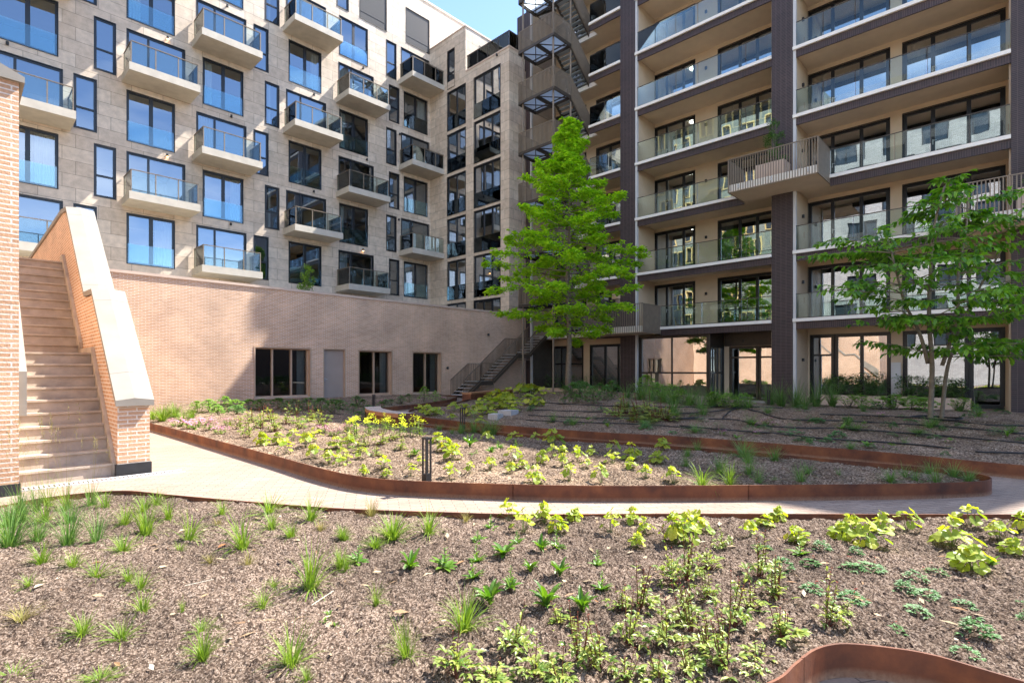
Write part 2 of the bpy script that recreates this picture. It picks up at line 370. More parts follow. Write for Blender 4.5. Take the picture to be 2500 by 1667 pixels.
back.build('rear_wall', INTD, stone)
fl = MB()
for k in range(9): fl.box(-5.9, 33.7, SY + .14, 36.1, FL + 3 * k - .30, FL + 3 * k)
for u in (-1, 3.55, 8.55, 12.7, 16.6, 20.2, 24.3): fl.box(u, u + .12, SY + .16, 36.1, 3.8, 28)
fl.build('floor_slab', INTW, stone)
vis = {'J': 0, 'D': 0, 'N': 0}
for i, (u0, u1, z0, z1, kd, k) in enumerate(J):
    wd, hh = u1 - u0, z1 - z0; pos = (u0, SY, z0); cu = None; rr = rnd.random()
    if rr < .3: cu = (.05, wd * rnd.uniform(.2, .45))
    elif rr < .45: cu = (wd * rnd.uniform(.6, .75), wd - .05)
    if kd == 'J': window(stone, pos, wd, hh, (.5,), (), .09, True, mull=.17, curtain=cu)
    elif kd == 'D': window(stone, pos, wd, hh, (.36,), (), .09, False, mull=.10, name='balcony_door', curtain=cu)
    elif kd == 'N': window(stone, pos, wd, hh, (), (.41,), .09)
    else:
        fr, gl, ju = win_meshes(wd, hh, (), (), .05, False, BRONZED, PANE, 0, .08)
        o = place(fr, 'window', stone, Vector(pos) - ORG[stone.name])
        s = MB(); s.box(.05, wd - .05, .03, .05, .55, hh - .03); s.box(.05, wd - .05, .02, .06, .5, .55); s.box(.05, wd - .05, .034, .048, .05, .5)
        place(s.mesh('screen', SCREEN), 'sun_screen', o)
# balconies: one set of meshes, copied
def balcony_meshes(wd, dp):
    s = MB(); s.box(0, wd, -dp, 0, -.36, 0)
    r = MB(); g = MB(); i = .09
    for x in (i, wd * .36, wd * .68, wd - i): r.bar((x, -dp + i, 0), (x, -dp + i, 1.02), .03, .045)
    for x in (i, wd - i): r.bar((x, -.10, 0), (x, -.10, 1.02), .03, .045)
    r.bar((i - .02, -dp + i, 1.03), (wd - i + .02, -dp + i, 1.03), .05, .035)
    for x in (i, wd - i): r.bar((x, -dp + i + .025, 1.03), (x, -.03, 1.03), .05, .035)
    g.box(i + .02, wd - i - .02, -dp + i + .03, -dp + i + .042, .02, 1.0)
    for x in (i, wd - i): g.box(x - .006, x + .006, -dp + i + .06, -.12, .02, 1.0)
    return s.mesh('balcony', CONC), r.mesh('railing', BRONZE), g.mesh('glass_panel', RAILG)
BS, BR, BG = balcony_meshes(2.98, 1.65)
for (u0, u1, z0, z1, kd, k) in J:
    if kd != 'D': continue
    b = place(BS, 'balcony', stone, Vector((u0 - .22, SY - .002, 6.87 + 3 * k)) - ORG[stone.name])
    place(BR, 'railing', b); place(BG, 'glass_panel', b)
lm = MB(); lm.tube([(0, -.10, 0), (0, -.10, .14)], .055, 10); lm.box(-.03, .03, -.07, 0, .04, .10)
lgl = MB(); lgl.tube([(0, -.10, -.004), (0, -.10, .0)], .045, 10)
LM, LG = lm.mesh('wall_lamp', BLACK), lgl.mesh('lamp_bulb', WARM)
lamps = [(7.57, 18.4, 1), (10.61, 15.44, 0), (7.55, 12.4, 1), (10.4, 21.42, 0), (15.36, 18.4, 0), (18.75, 21.4, 0), (19.03, 15.44, 0), (15.35, 12.44, 0), (18.73, 9.4, 1), (21.62, 17.95, 0), (21.54, 11.96, 0), (1.6, 15.5, 0), (10.58, 9.5, 0)]
for u, z, lit in lamps:
    o = place(LM, 'wall_lamp', stone, Vector((u, SY, z)) - ORG[stone.name])
    if lit: place(LG, 'bulb', o)
# wing
PX = lambda u, d, z: (WX + d, -u, z)
WH = []
for k in range(-1, 5): WH.append((-26.94, -24.42, max(6.44 + 3 * k, 3.8), 9.2 + 3 * k, 'R'))
for k in range(-1, 5): WH.append((-29.76, -27.79, max(6.48 + 3 * k, 3.8), 9.2 + 3 * k, 'L'))
WH.append((-29.74, -28.97, 21.45, 24.12, 'N'))
wm = MB(); holed(wm, PX, -SY, -WY0, 0, 21.95, [h for h in WH if h[4] != 'N'], .13)
holed(wm, PX, -SY, -27.8, 21.95, 25.1, [(-29.74, -28.97, 21.95, 24.12)], .13)
wm.v = [v for v in wm.v]
wm.poly((WX, WY0, 0), (34, WY0, 0), (34, WY0, 21.95), (WX, WY0, 21.95))
wm.poly((WX, 27.8, 21.95), (34, 27.8, 21.95), (34, 27.8, 25.1), (WX, 27.8, 25.1))
wm.build('wing_wall', STONE, stone)
wr = MB(); wr.box(WX - .04, WX + .3, WY0 - .04, 27.76, 21.95, 22.05); wr.box(WX + .3, 34, WY0 - .04, WY0 + .3, 21.95, 22.05)
wr.box(WX - .04, 34, 27.76, SY, 25.1, 25.18); wr.box(WX + .3, 34, WY0 + .3, 27.76, 21.6, 21.7); wr.build('roof_edge', COPE2, stone)
for h in WH:
    u0, u1, z0, z1, kd = h; wd = u1 - u0; pos = (WX, -u0, z0); cu = None
    if rnd.random() < .5: cu = (wd * .72, wd - .08)
    if kd == 'R': window(stone, pos, wd, z1 - z0, (.36, .68), (), .10, True, -R(90), glass=PANED, mull=.11, curtain=cu)
    elif kd == 'L': window(stone, pos, wd, z1 - z0, (.5,), (), .10, True, -R(90), glass=PANED, mull=.11, curtain=cu)
    else: window(stone, pos, wd, z1 - z0, (), (.41,), .08, False, -R(90))
wf = MB()
for k in range(7): wf.box(WX + .16, 31, WY0 + .05, 31.7, FL + 3 * k - .3, FL + 3 * k)
wf.box(31, 31.2, WY0 + .05, 31.7, 0, 25); wf.box(WX + .16, 31, 27.25, 27.4, 3.8, 21.5); wf.build('floor_slab', INTW, stone)
for u in (26.24,): place(LM, 'wall_lamp', stone, Vector((WX, u, 6.38)) - ORG[stone.name], -R(90)); 
o = place(LM, 'wall_lamp', stone, Vector((WX, 24.66, 21.75)) - ORG[stone.name], -R(90))
tg = MB(); tr_ = MB()
for y in (23.7, 24.7, 25.7, 26.7, 27.7): tr_.bar((WX + .1, y, 22.05), (WX + .1, y, 23.05), .04, .04)
for x in (25.4, 26.6): tr_.bar((x, 23.72, 22.05), (x, 23.72, 23.05), .04, .04)
tr_.bar((WX + .1, 23.7, 23.07), (WX + .1, 27.76, 23.07), .05, .05); tr_.bar((WX + .13, 23.72, 23.07), (27.5, 23.72, 23.07), .05, .05)
rr_ = tr_.build('terrace_railing', BRONZED, stone)
tg.box(WX + .09, WX + .105, 23.75, 27.7, 22.08, 23.03); tg.box(WX + .16, 27.4, 23.71, 23.725, 22.08, 23.03); tg.build('glass_panel', RAILG, rr_)
window(stone, (25.6, 27.8, 22.0), 1.6, 2.3, (.5,), (), .09, False, 0, name='terrace_door')

# ------------------------------------------------------------------ brick terrace wall with windows
BY = 23.5
podium = thing('brick_terrace_wall', 'long pale pink brick wall with three windows and a grey door, terrace on top', 'wall', (2, BY, 0))
BH = [(8.76, 11.27, .34, 2.54, 'a'), (13.64, 15.61, .30, 2.54, 'b'), (16.81, 18.82, .28, 2.54, 'b'), (11.84, 12.99, .0, 2.54, 'd')]
m = MB(); holed(m, lambda u, d, z: (u, BY + d, z), .55, 25.74, .0, 5.02, BH, .32); m.poly((.55, BY + .4, 5.02), (25.74, BY + .4, 5.02), (25.74, BY + .4, 3.6), (.55, BY + .4, 3.6))
m.build('wall', PINK, podium)
MB().box(.55, 25.74, BY - .05, BY + .46, 5.02, 5.12).build('coping', COPE2, podium)
for a, b in ((.55, 11.8), (13.03, 25.74)): box('plinth', PINK_DARK, podium, a, b, BY - .03, BY - .002, 0, .12)
MB().box(.55, 31, BY + .42, SY - .02, 3.4, 3.7).build('terrace_deck', CONC, podium)
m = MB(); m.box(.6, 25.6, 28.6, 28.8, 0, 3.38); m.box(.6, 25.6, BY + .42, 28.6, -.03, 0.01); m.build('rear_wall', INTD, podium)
for u0, u1, z0, z1, kd in BH:
    wd, hh = u1 - u0, z1 - z0
    if kd == 'd':
        f = MB(); f.box(u0, u0 + .05, BY - .01, BY + .24, 0, hh); f.box(u1 - .05, u1, BY - .01, BY + .24, 0, hh); f.box(u0 + .05, u1 - .05, BY - .01, BY + .24, hh - .05, hh)
        fo = f.build('door', TAN, podium)
        MB().box(u0 + .05, u1 - .05, BY + .14, BY + .19, .01, hh - .05).build('door_leaf', DOORT, fo)
        hd = MB(); hd.box(u0 + .12, u0 + .15, BY + .08, BY + .14, 1.0, 1.18); hd.bar((u0 + .13, BY + .075, 1.1), (u0 + .25, BY + .075, 1.1), .02, .02); hd.build('handle', LGREY, fo)
    else:
        q = .06; D1 = BY + .315
        fo = MB().box(u0 - .03, u1 + .03, BY - .06, BY + .22, z0 - .06, z0 - .002).box(u0, u0 + q, BY - .02, D1, z0, z1).box(u1 - q, u1, BY - .02, D1, z0, z1).box(u0 + q, u1 - q, BY - .02, D1, z1 - q, z1).build('window', TAN, podium)
        f = MB(); vs = [1 / 3, 2 / 3] if kd == 'a' else [.5]
        for v in vs: f.box(u0 + wd * v - .035, u0 + wd * v + .035, BY + .17, D1 - .01, z0 + .07, z1 - q - .05)
        f.box(u0 + q, u1 - q, BY + .16, D1 - .012, z0, z0 + .07); f.box(u0 + q, u1 - q, BY + .16, D1 - .012, z1 - q - .05, z1 - q)
        f.box(u1 - q - .06, u1 - q, BY + .162, D1 - .014, z0 + .07, z1 - q - .05); f.box(u0 + q, u0 + q + .06, BY + .162, D1 - .014, z0 + .07, z1 - q - .05); f.build('mullion_frame', TAN, fo)
        xs = [u0 + q] + [u0 + wd * v for v in vs] + [u1 - q]; g = MB()
        for a, b in zip(xs[:-1], xs[1:]): g.poly((a, BY + .25, z0), (b, BY + .25 + .004, z0), (b, BY + .254, z1), (a, BY + .25, z1))
        g.build('pane', PANEB, fo)
        c = MB(); n = 10
        for i in range(n):
            a = u1 - .45 + .035 * i; c.poly((a, BY + .5 + .03 * (i % 2), z0), (a + .035, BY + .5 + .03 * ((i + 1) % 2), z0), (a + .035, BY + .5 + .03 * ((i + 1) % 2), z1), (a, BY + .5 + .03 * (i % 2), z1))
        c.build('curtain', CURT, fo)
for u, z in ((22.32, 3.6), (19.17, 1.58)): place(LM, 'wall_lamp', podium, Vector((u, BY, z)) - ORG[podium.name])

# ------------------------------------------------------------------ left brick block and concrete stairs
lw = thing('brick_block', 'sunlit pale brick wall end with sloping coping at the left edge of the photo', 'wall', (.2, 8.84, 0))
m = MB(); m.box(-6, .55, 8.84, 9.25, .14, 5.0); m.box(.15, .55, 9.25, 23.4, 0, 5.0); m.box(-6, .15, 9.25, 23.4, 0, 3.72); m.build('wall', PINK, lw)
m = MB(); m.prism([(-6.0, 5.0), (.60, 5.0), (.60, 5.07), (.36, 5.17), (-6.0, 5.17)], 8.79, 9.30, 'y'); m.box(.10, .60, 9.30, 23.4, 5.0, 5.12); m.build('coping', COPING, lw)
box('plinth', PINK_DARK, lw, -6, .565, 8.82, 9.25, 0, .14)
SX0, SX1 = .57, 1.62
st = thing('concrete_staircase', 'pale concrete staircase climbing between brick walls at the left', 'stairs', (1.1, 9.45, 0))
def ystep(n): return 9.45 + .19 * (n - 1) if n <= 10 else 12.45 + .21 * (n - 11)
for n in range(1, 22):
    y = ystep(n); z = .18 * n; y2 = (ystep(n + 1) if n < 21 else 23.0); y2 = 12.45 if n == 10 else y2
    s = MB(); x0 = SX0 + (.0 if n > 10 else .0)
    s.prism([(y + .018, z - .18 - .01), (y + .03, z - .035), (y, z - .03), (y, z), (y2 + .03, z), (y2 + .03, z - .19)], x0, SX1 - .05, 'x')
    s.build('step', STEPC, st)
sd = MB(); sd.prism([(9.44, 0), (9.44, .20), (11.18, 1.90), (12.3, 1.90), (12.3, 1.7), (9.6, 0)], SX1 - .048, SX1 - .003, 'x'); sd.build('stringer', STEPC, st)
sd = MB(); sd.prism([(12.34, 1.7), (12.34, 2.02), (14.6, 3.94), (14.9, 3.94), (14.9, 3.6)], SX1 - .048, SX1 - .003, 'x'); sd.build('stringer', STEPC, st)
s2 = MB(); s2.prism([(9.1, 1.0), (9.1, 1.12), (14.5, 6.2 - .12), (14.5, 5.9 - .12)], .553, .60, 'x')
s2 = MB(); s2.prism([(8.95, .95), (8.95, 1.5), (11.2, 3.45), (11.2, 2.9)], .556, .63, 'x'); s2.build('handrail_board', COPING, st)
pw = thing('stair_parapet', 'sloping brick parapet with stepped white coping on the right of the concrete stairs', 'wall', (1.8, 9.36, 0))
prof = [(9.36, .17), (9.36, 1.06), (11.24, 2.78), (12.0, 2.80), (14.17, 4.76), (14.9, 4.86), (23.45, 4.86), (23.45, 0), (9.9, 0), (9.9, .17)]
m = MB(); m.prism(prof, 1.62, 2.01, 'x'); m.build('wall', PINK, pw)
def cope(y0, z0, y1, z1, lx=1.585, rx=2.05, th=.085, rise=.03):
    mm = MB(); mid = (lx + rx) / 2
    for (ya, za), (yb, zb) in [((y0, z0), (y1, z1))]:
        b = len(mm.v)
        for y, z in ((ya, za), (yb, zb)): mm.v += [(lx, y, z), (rx, y, z), (rx, y, z + th), (mid, y, z + th + rise), (lx, y, z + th)]
        mm.f += [(b, b+1, b+2, b+3, b+4), (b+9, b+8, b+7, b+6, b+5)] + [(b + i, b + 5 + i, b + 5 + (i + 1) % 5, b + (i + 1) % 5) for i in range(5)]
    return mm
def cseg(segs, name='coping'):
    for (y0, z0, y1, z1) in segs: cope(y0, z0, y1, z1).build(name, COPING, pw)
cseg([(9.29, 1.00, 9.70, 1.375), (9.705, 1.38, 11.0, 2.567), (11.005, 2.572, 11.24, 2.787), (11.245, 2.787, 11.99, 2.81), (12.0, 2.815, 12.15, 2.95), (12.155, 2.955, 13.95, 4.57), (13.955, 4.575, 14.17, 4.77), (14.175, 4.775, 14.9, 4.86), (14.905, 4.865, 23.4, 4.868)])
m = MB(); m.box(1.60, 2.03, 9.335, 9.92, .0, .165); m.build('plinth', PINK_DARK, pw)
dg = MB()
for i in range(34): dg.box(.62 + i * .05, .645 + i * .05, 9.06, 9.26, .0, .012)
dg.box(.58, 2.4, 9.04, 9.06, 0, .014); dg.box(.58, 2.4, 9.26, 9.28, 0, .014)
dg.build('drain_grate', LGREY, label='narrow steel drain grate at the foot of the concrete stairs', cat='drain', loc=(1.4, 9.1, 0))

# ------------------------------------------------------------------ dark brick apartment building
DX, DB = 25.78, 27.8
dark = thing('dark_brick_apartment_building', 'dark aubergine brick apartment block with long glass balconies and beige soffits', 'apartment building', (DX, 12, 0))
PIERS = [(23.15, 23.50), (15.44, 16.38), (7.50, 8.39), (-.50, .42)]
BAYS = [(16.38, 23.15), (8.39, 15.44), (.42, 7.50)]
for y0, y1 in PIERS:
    box('pier', DARKB, dark, DX - .02, DB - .02, y0 + .0, y1, 0, 25.1 if y0 > 20 else 26.5)
    MB().box(DX - .01, DX + .14, y0 - .12, y0 - .004, 0, 25.1).build('pier_fin', LGREY, dark)
    MB().box(DX + .142, DB - .022, y0 - .06, y0 - .004, 0, 25.1).box(DX + .142, DB - .022, y1 + .004, y1 + .06, 0, 25.1).build('side_panel', BEIGE, dark)
box('end_wall', DARKB, dark, DX - .02, 38, -5.2, -.52, 0, 26.5); box('end_wall', DARKB, dark, DX, 38, 23.52, 24.3, 21.0, 24.75)  # first wall, out of view, is sized for the shadow it casts
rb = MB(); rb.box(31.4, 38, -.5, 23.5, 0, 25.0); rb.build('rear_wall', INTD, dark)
box('roof', WHITEC, dark, DX - .03, 38, 16.4, 23.5, 25.1, 25.4); box('roof', WHITEC, dark, DX - .03, 38, -.5, 16.38, 26.5, 26.8); box('parapet', DARKB, dark, DX, DX + .4, -.5, 15.4, 25.1, 26.48)  # unseen right-hand roof and parapet raised to move their shadow edge
HOLES = []
for k in range(0, 7):
    z0, z1 = 3.85 + 3 * k, 6.33 + 3 * k
    for y0, y1, fr in ((7.42, 4.27, (.315, .67)), (3.80, .63, (.315, .67)), (15.38, 12.99, (.30, .72)), (11.71, 8.55, (.35, .62)), (22.7, 20.2, (.35, .68)), (19.4, 16.6, (.35, .68))):
        HOLES.append((-y0, -y1, z0, z1, fr, ()))
HOLES += [(-7.33, -6.36, .05, 3.15, (), (.70,)), (-6.34, -4.24, .05, 3.15, (.50,), ()), (-3.78, -1.68, .05, 3.15, (), ()), (-1.66, -.64, .05, 3.15, (), (.70,)), (-22.9, -20.42, .05, 3.1, (.28, .52), (.62,)), (-19.88, -17.45, .05, 3.1, (.45, .84), ())]
ENT = [(-11.1, -9.72, .02, 2.72, (), (.80,)), (-9.68, -8.45, .02, 2.72, (), (.80,))]
m = MB(); PD = lambda u, d, z: (DB + d, -u, z)
for (y0, y1) in BAYS: holed(m, PD, -y1, -y0, 0, 25.1, [h for h in HOLES + ENT if -y1 - .01 <= h[0] and h[1] <= -y0 + .01], .12)
m.build('rear_panel_wall', BEIGE, dark)
nwin = 0
for h in HOLES + ENT:
    u0, u1, z0, z1, fr, hf = h; wd = u1 - u0; cu = None; nwin += 1
    r_ = rnd.random()
    if r_ < .25: cu = (.06, wd * .22)
    elif r_ < .4: cu = (wd * .75, wd - .06)
    ent = h in ENT
    window(dark, (DB, -u0, z0), wd, z1 - z0, fr, hf, .13 if not ent else .10, False, -R(90), glass=PANED if z0 < 30 else PANE, mull=.14, curtain=cu, name='window' if not ent else 'entrance_door', frame=BLACKF if not ent else BRONZED)
# handles on the balcony doors
hm = MB(); hm.box(-.012, .012, -.03, 0, -.1, .1); hm.bar((0, -.05, .05), (0.12, -.05, .05), .018, .018)
HM = hm.mesh('door_handle', LGREY)
for h in HOLES[:42]:
    u0, u1, z0, z1, fr, hf = h
    place(HM, 'door_handle', dark, Vector((DB + .04, -(u0 + (u1 - u0) * fr[0]), z0 + 1.02)) - ORG[dark.name], -R(90))
SKIP = {(2, 1): [(9.64, 15.44)], (2, 2): [(.42, 6.06)], (0, 1): [(8.39, 13.93)], (1, 2): [(1.77, 7.50)]}
for k in range(0, 8):
    zf = 3.80 + 3 * k
    for bi, (y0, y1) in enumerate(BAYS):
        yb = (y0, y1) if bi else (y0, 18.5)
        s = MB(); s.box(DX + .08, DB - .003, yb[0] + .062, yb[1] - (.062 if bi else 0), zf - .25, zf - .004)
        if bi == 0: s.box(26.72, DB - .003, 18.5, y1 - .062, zf - .25, zf - .004)
        so = s.build('balcony_slab', SOFFIT, dark)
        e = MB()
        for a, b in SKIP.get((k, bi), [yb]): e.box(DX - .08, DX + .078, a + .002 if a == y0 else a, b - .002 if b == y1 else b, zf - .14, zf)
        if bi == 0:
            if k == 0: e = MB()
            e.box(26.6, 26.718, 18.5, y1 - .07, zf - .25, zf)
        e.build('slab_edge', WHITEC, so)
        e = MB()
        for a, b in SKIP.get((k, bi), [yb]): e.box(DX + .015, DX + .077, a + .003, b - .003, zf - .46, zf - .143)
        e.build('brick_band', SOLDIER, so)
        if k == 7: continue
        for a, b in SKIP.get((k, bi), [yb]):
            if bi == 0 and k == 0: continue
            g = MB(); n = max(1, round((b - a) / 1.15)); rl = MB()
            rl.bar((DX + .04, a + .03, zf + 1.09), (DX + .04, b - .03, zf + 1.09), .04, .03)
            for i in range(n):
                p, q = a + (b - a) * i / n, a + (b - a) * (i + 1) / n
                g.box(DX + .034, DX + .046, p + .02, q - .02, zf + .04, zf + 1.07)
                rl.bar((DX + .055, q - .01, zf), (DX + .055, q - .01, zf + 1.08), .012, .03)
            rl.bar((DX + .04, a + .03, zf + .03), (DX + .04, b - .03, zf + .03), .035, .03)
            ro = rl.build('railing', BRONZED, dark); g.build('glass_panel', RAILG, ro)
f = MB()
for k in range(0, 8): f.box(DB + .14, 31.38, -.4, 23.4, 3.55 + 3 * k, 3.80 + 3 * k)
for y in (23.1, 20.0, 15.9, 12.3, 7.95, 4.05, -.1): f.box(DB + .16, 31.36, y - .06, y + .06, .02, 25)
f.build('floor_slab', INTW, dark)
cl = MB(); cl.tube([(0, 0, -.07), (0, 0, -.01)], [.16, .19], 16); CLM = cl.mesh('ceiling_lamp', CEIL)
for k in range(0, 7): place(CLM, 'ceiling_lamp', dark, Vector((28.9, 13.6, 3.55 + 3 * k)) - ORG[dark.name])
# wall spots in the loggias
sq = MB(); sq.box(-.05, .05, -.09, 0, -.07, .07); SQ = sq.mesh('wall_spot', BLACK)
for k in range(0, 6):
    place(SQ, 'wall_spot', dark, Vector((DB, 12.35, 5.6 + 3 * k)) - ORG[dark.name], -R(90))
    if k: place(SQ, 'wall_spot', dark, Vector((26.9, 7.44, 5.55 + 3 * k)) - ORG[dark.name], 0)
place(SQ, 'wall_spot', dark, Vector((26.9, 7.44, 5.55)) - ORG[dark.name], 0); place(SQ, 'wall_spot', dark, Vector((26.9, 7.44, 2.0)) - ORG[dark.name], 0)
for y in (10.4, 9.0): place(SQ, 'wall_spot', dark, Vector((DB, y, 3.0)) - ORG[dark.name], -R(90))
# small address plates on loggia side walls
apm = MB(); apm.box(-.04, .04, -.006, 0, -.13, .13); APM = apm.mesh('copper_plate', plain('copper_plate', (.42, .22, .13), .5, .1))
for k in range(0, 5):
    place(APM, 'name_plate', dark, Vector((27.2, 7.438, 4.75 + 3 * k)) - ORG[dark.name])
    place(APM, 'name_plate', dark, Vector((DB - .002, .50, 4.75 + 3 * k)) - ORG[dark.name], -R(90))
MB().box(DX + .15, DB - .03, 22.93, 23.075, 0, 3.52).box(DB - .03, DB - .004, 22.93, 23.07, 0, 3.52).build('corner_panel', BRONZED, dark)  # dark panel stands in for the deep shade of this recess
# glazed lobby, ground floor of bay two
lb = window(dark, (26.0, 15.32, .05), 3.85, 3.27, (.49,), (.41,), .10, False, -R(90), glass=PANED, mull=.08, name='lobby_glazing', frame=BRONZED)
lb2 = window(dark, (26.02, 11.40, .05), 1.75, 2.7, (.33, .66), (.5,), .08, False, 0, glass=PANED, mull=.10, name='lobby_glazing', frame=BLACKF)
m = MB(); m.box(26.0, 26.14, 11.36, 11.47, 0, 3.34); m.box(26.14, DB, 11.40, 11.47, 2.76, 3.5); m.build('lobby_post', BRONZED, dark)
m = MB(); m.box(DB - .06, DB - .004, 8.42, 11.36, 2.76, 3.5); m.build('entrance_fascia', BRONZED, dark)
m = MB(); m.box(DX - .1, DB, 8.39, 15.44, -.02, .03); m.build('lobby_floor', CONC, dark)
# projecting bronze balconies on the piers
def bronze_balcony(y0, y1, k, wide=None):
    zf = 3.80 + 3 * k; X0 = 24.0
    s = MB(); s.box(X0 + .04, DX - .1, y0 + .03, y1 - .03, zf - .30, zf - .02)
    s.box(DX - .1, DX + .1, y0 + .03, y1 - .03, zf - .30, zf - .02)
    so = s.build('projecting_balcony', WHITEC, dark)
    u = MB(); u.box(X0 + .02, DX + .08, y0 + .02, y1 - .02, zf - .36, zf - .302); u.build('underside', SOFFIT, so)
    r = MB(); rail(r, (X0, y0, zf - .36), (X0, y1, zf - .36), 1.46, .105, .012, .035); r.bar((X0, y0, zf - .36), (X0, y0, zf + 1.1), .05, .05); r.bar((X0, y1, zf - .36), (X0, y1, zf + 1.1), .05, .05)
    r.build('railing', BRONZE, so)
    for y in (y0, y1):
        q = MB(); n = int((DX - X0) / .055)
        for i in range(n): q.box(X0 + .03 + i * .055, X0 + .03 + i * .055 + .036, y - .012, y + .012, zf - .36, zf + 1.08)
        q.bar((X0, y, zf + 1.09), (DX + .05, y, zf + 1.09), .04, .03); q.bar((X0, y, zf - .36), (DX + .05, y, zf - .36), .04, .03)
        q.build('side_screen', BRONZE, so)
    bk = MB()
    for t in (.1, .5, .88):
        y = y0 + (y1 - y0) * t
        for z in (zf - .11, zf - .2): bk.box(X0 - .02, X0 + .05, y - .03, y + .03, z - .03, z + .03)
    bk.build('bracket', LGREY, so)
bronze_balcony(6.06, 9.64, 2); bronze_balcony(13.93, 17.5, 0); bronze_balcony(-1.8, 1.77, 1)

# ------------------------------------------------------------------ steel escape staircase on the dark building
es = thing('steel_escape_stair', 'bronze steel escape staircase zigzagging up the dark brick block behind the tall tree', 'stairs', (24.5, 20.4, 0))
for j in range(0, 8):
    L = 5.45 + 3 * j - 3 * 0
    X0, X1, Y0, Y1 = 23.26, 24.8, 19.1, 21.8
    fr = MB()
    for y in (Y0, 20.45, Y1): fr.bar((X0, y, L - .13), (X1, y, L - .13), .06 if y != 20.45 else .12, .2)
    for x in (X0, X1): fr.bar((x, Y0, L - .12), (x, Y1, L - .12), .06, .16)
    for a, b in ((Y0 + .05, 20.38), (20.52, Y1 - .05)):
        fr.bar((X0 + .05, a, L - .14), (X1 - .05, b, L - .14), .05, .04); fr.bar((X0 + .05, b, L - .15), (X1 - .05, a, L - .15), .05, .04)
        fr.bar(((X0 + X1) / 2 + .45, a, L - .1), ((X0 + X1) / 2 + .45, b, L - .1), .05, .05)
    lo = fr.build('landing', BRONZED, es)
    MB().box(X0 + .03, X1 - .03, Y0 + .03, Y1 - .03, L - .05, L - .015).build('deck', DECK, lo)
    r = MB(); rail(r, (X0, Y0, L - .16), (X0, Y1, L - .16), 1.26, .095, .034); rail(r, (X0 + .05, Y0, L - .16), (X1, Y0, L - .16), 1.26, .095, .034); rail(r, (X0 + .05, Y1, L - .16), (DB - 1.1, Y1, L - .16), 1.26, .095, .034)
    zl = L - 1.62
    rail(r, (X1 + .05, Y0, L - .18), (26.66, Y0, zl - .14), 1.22, .095, .034)
    r.build('railing', BRONZE, es)
    # flight down to the gallery below
    t = MB(); n = 9
    for i in range(n):
        x = X1 + (26.66 - X1) * (i + .2) / n; z = L - 1.62 * (i + 1) / (n + .5); t.box(x, x + .25, Y0 + .04, 20.18, z - .045, z)
    fo = t.build('flight', TREAD, es)
    sg = MB()
    for y in (Y0 + .02, 20.2): MB().bar((X1, y, L - .18), (26.68, y, zl - .12), .03, .24).build('stringer', BRONZED, fo)
    t = MB()
    for i in range(8):
        x = X1 + (26.66 - X1) * (i + .1) / 8; z = L + 1.35 * (i + 1) / 8.5; t.box(x, x + .26, 20.68, 21.76, z - .045, z)
    fo = t.build('flight', TREAD, es); sg = MB()
    for y in (20.66, 21.78): MB().bar((X1, y, L - .12), (26.68, y, L + 1.25), .03, .24).build('stringer', BRONZED, fo)
for x, y in ((23.42, 19.28), (24.85, 19.16), (23.42, 21.6)): MB().tube([(x, y, 0), (x, y, 27)], .055, 10).build('post', BRONZE, es)

# ------------------------------------------------------------------ lower steel stair along the brick wall
ls = thing('steel_courtyard_stair', 'bronze steel stair with barred rails rising along the brick wall', 'stairs', (19.3, 22.7, 0))
NY, WYY = 22.2, 23.3
flights = [(19.3, .0, 20.6, .92, 5), (21.55, .92, 23.65, 2.5, 9), (24.7, 2.5, 26.3, 3.75, 7)]
tr2 = MB(); ns = MB(); sg = MB(); r1 = MB(); r2 = MB()
for xa, za, xb, zb, n in flights:
    for i in range(n):
        x = xa + (xb - xa) * i / n; z = za + (zb - za) * (i + 1) / n; tr2.box(x, x + (xb - xa) / n + .03, NY + .03, WYY - .03, z - .04, z); ns.box(x - .012, x - .001, NY + .05, WYY - .05, z - .045, z + .004)
    for y in (NY, WYY): sg.bar((xa, y, za - .04), (xb, y, zb - .06), .03, .26)
    rail(r1, (xa, WYY, za), (xb, WYY, zb), 1.0, .12); rail(r2, (xa, NY, za), (xb, NY, zb), 1.0, .12)
for xa, z, xb in ((20.6, .92, 21.55), (23.65, 2.5, 24.7)):
    tr2.box(xa, xb, NY + .03, WYY - .03, z - .05, z); rail(r1, (xa, WYY, z), (xb, WYY, z), 1.0, .12); rail(r2, (xa, NY, z - .35), (xb, NY, z - .35), 1.35, .1)
    for y in (NY, WYY): sg.bar((xa, y, z - .12), (xb, y, z - .12), .03, .24)
tr2.build('treads', TREAD, ls); ns.build('tread_nosings', LGREY, ls); sg.build('stringer', BRONZED, ls); r1.build('railing', BRONZE, ls); r2.build('railing', BRONZE, ls)

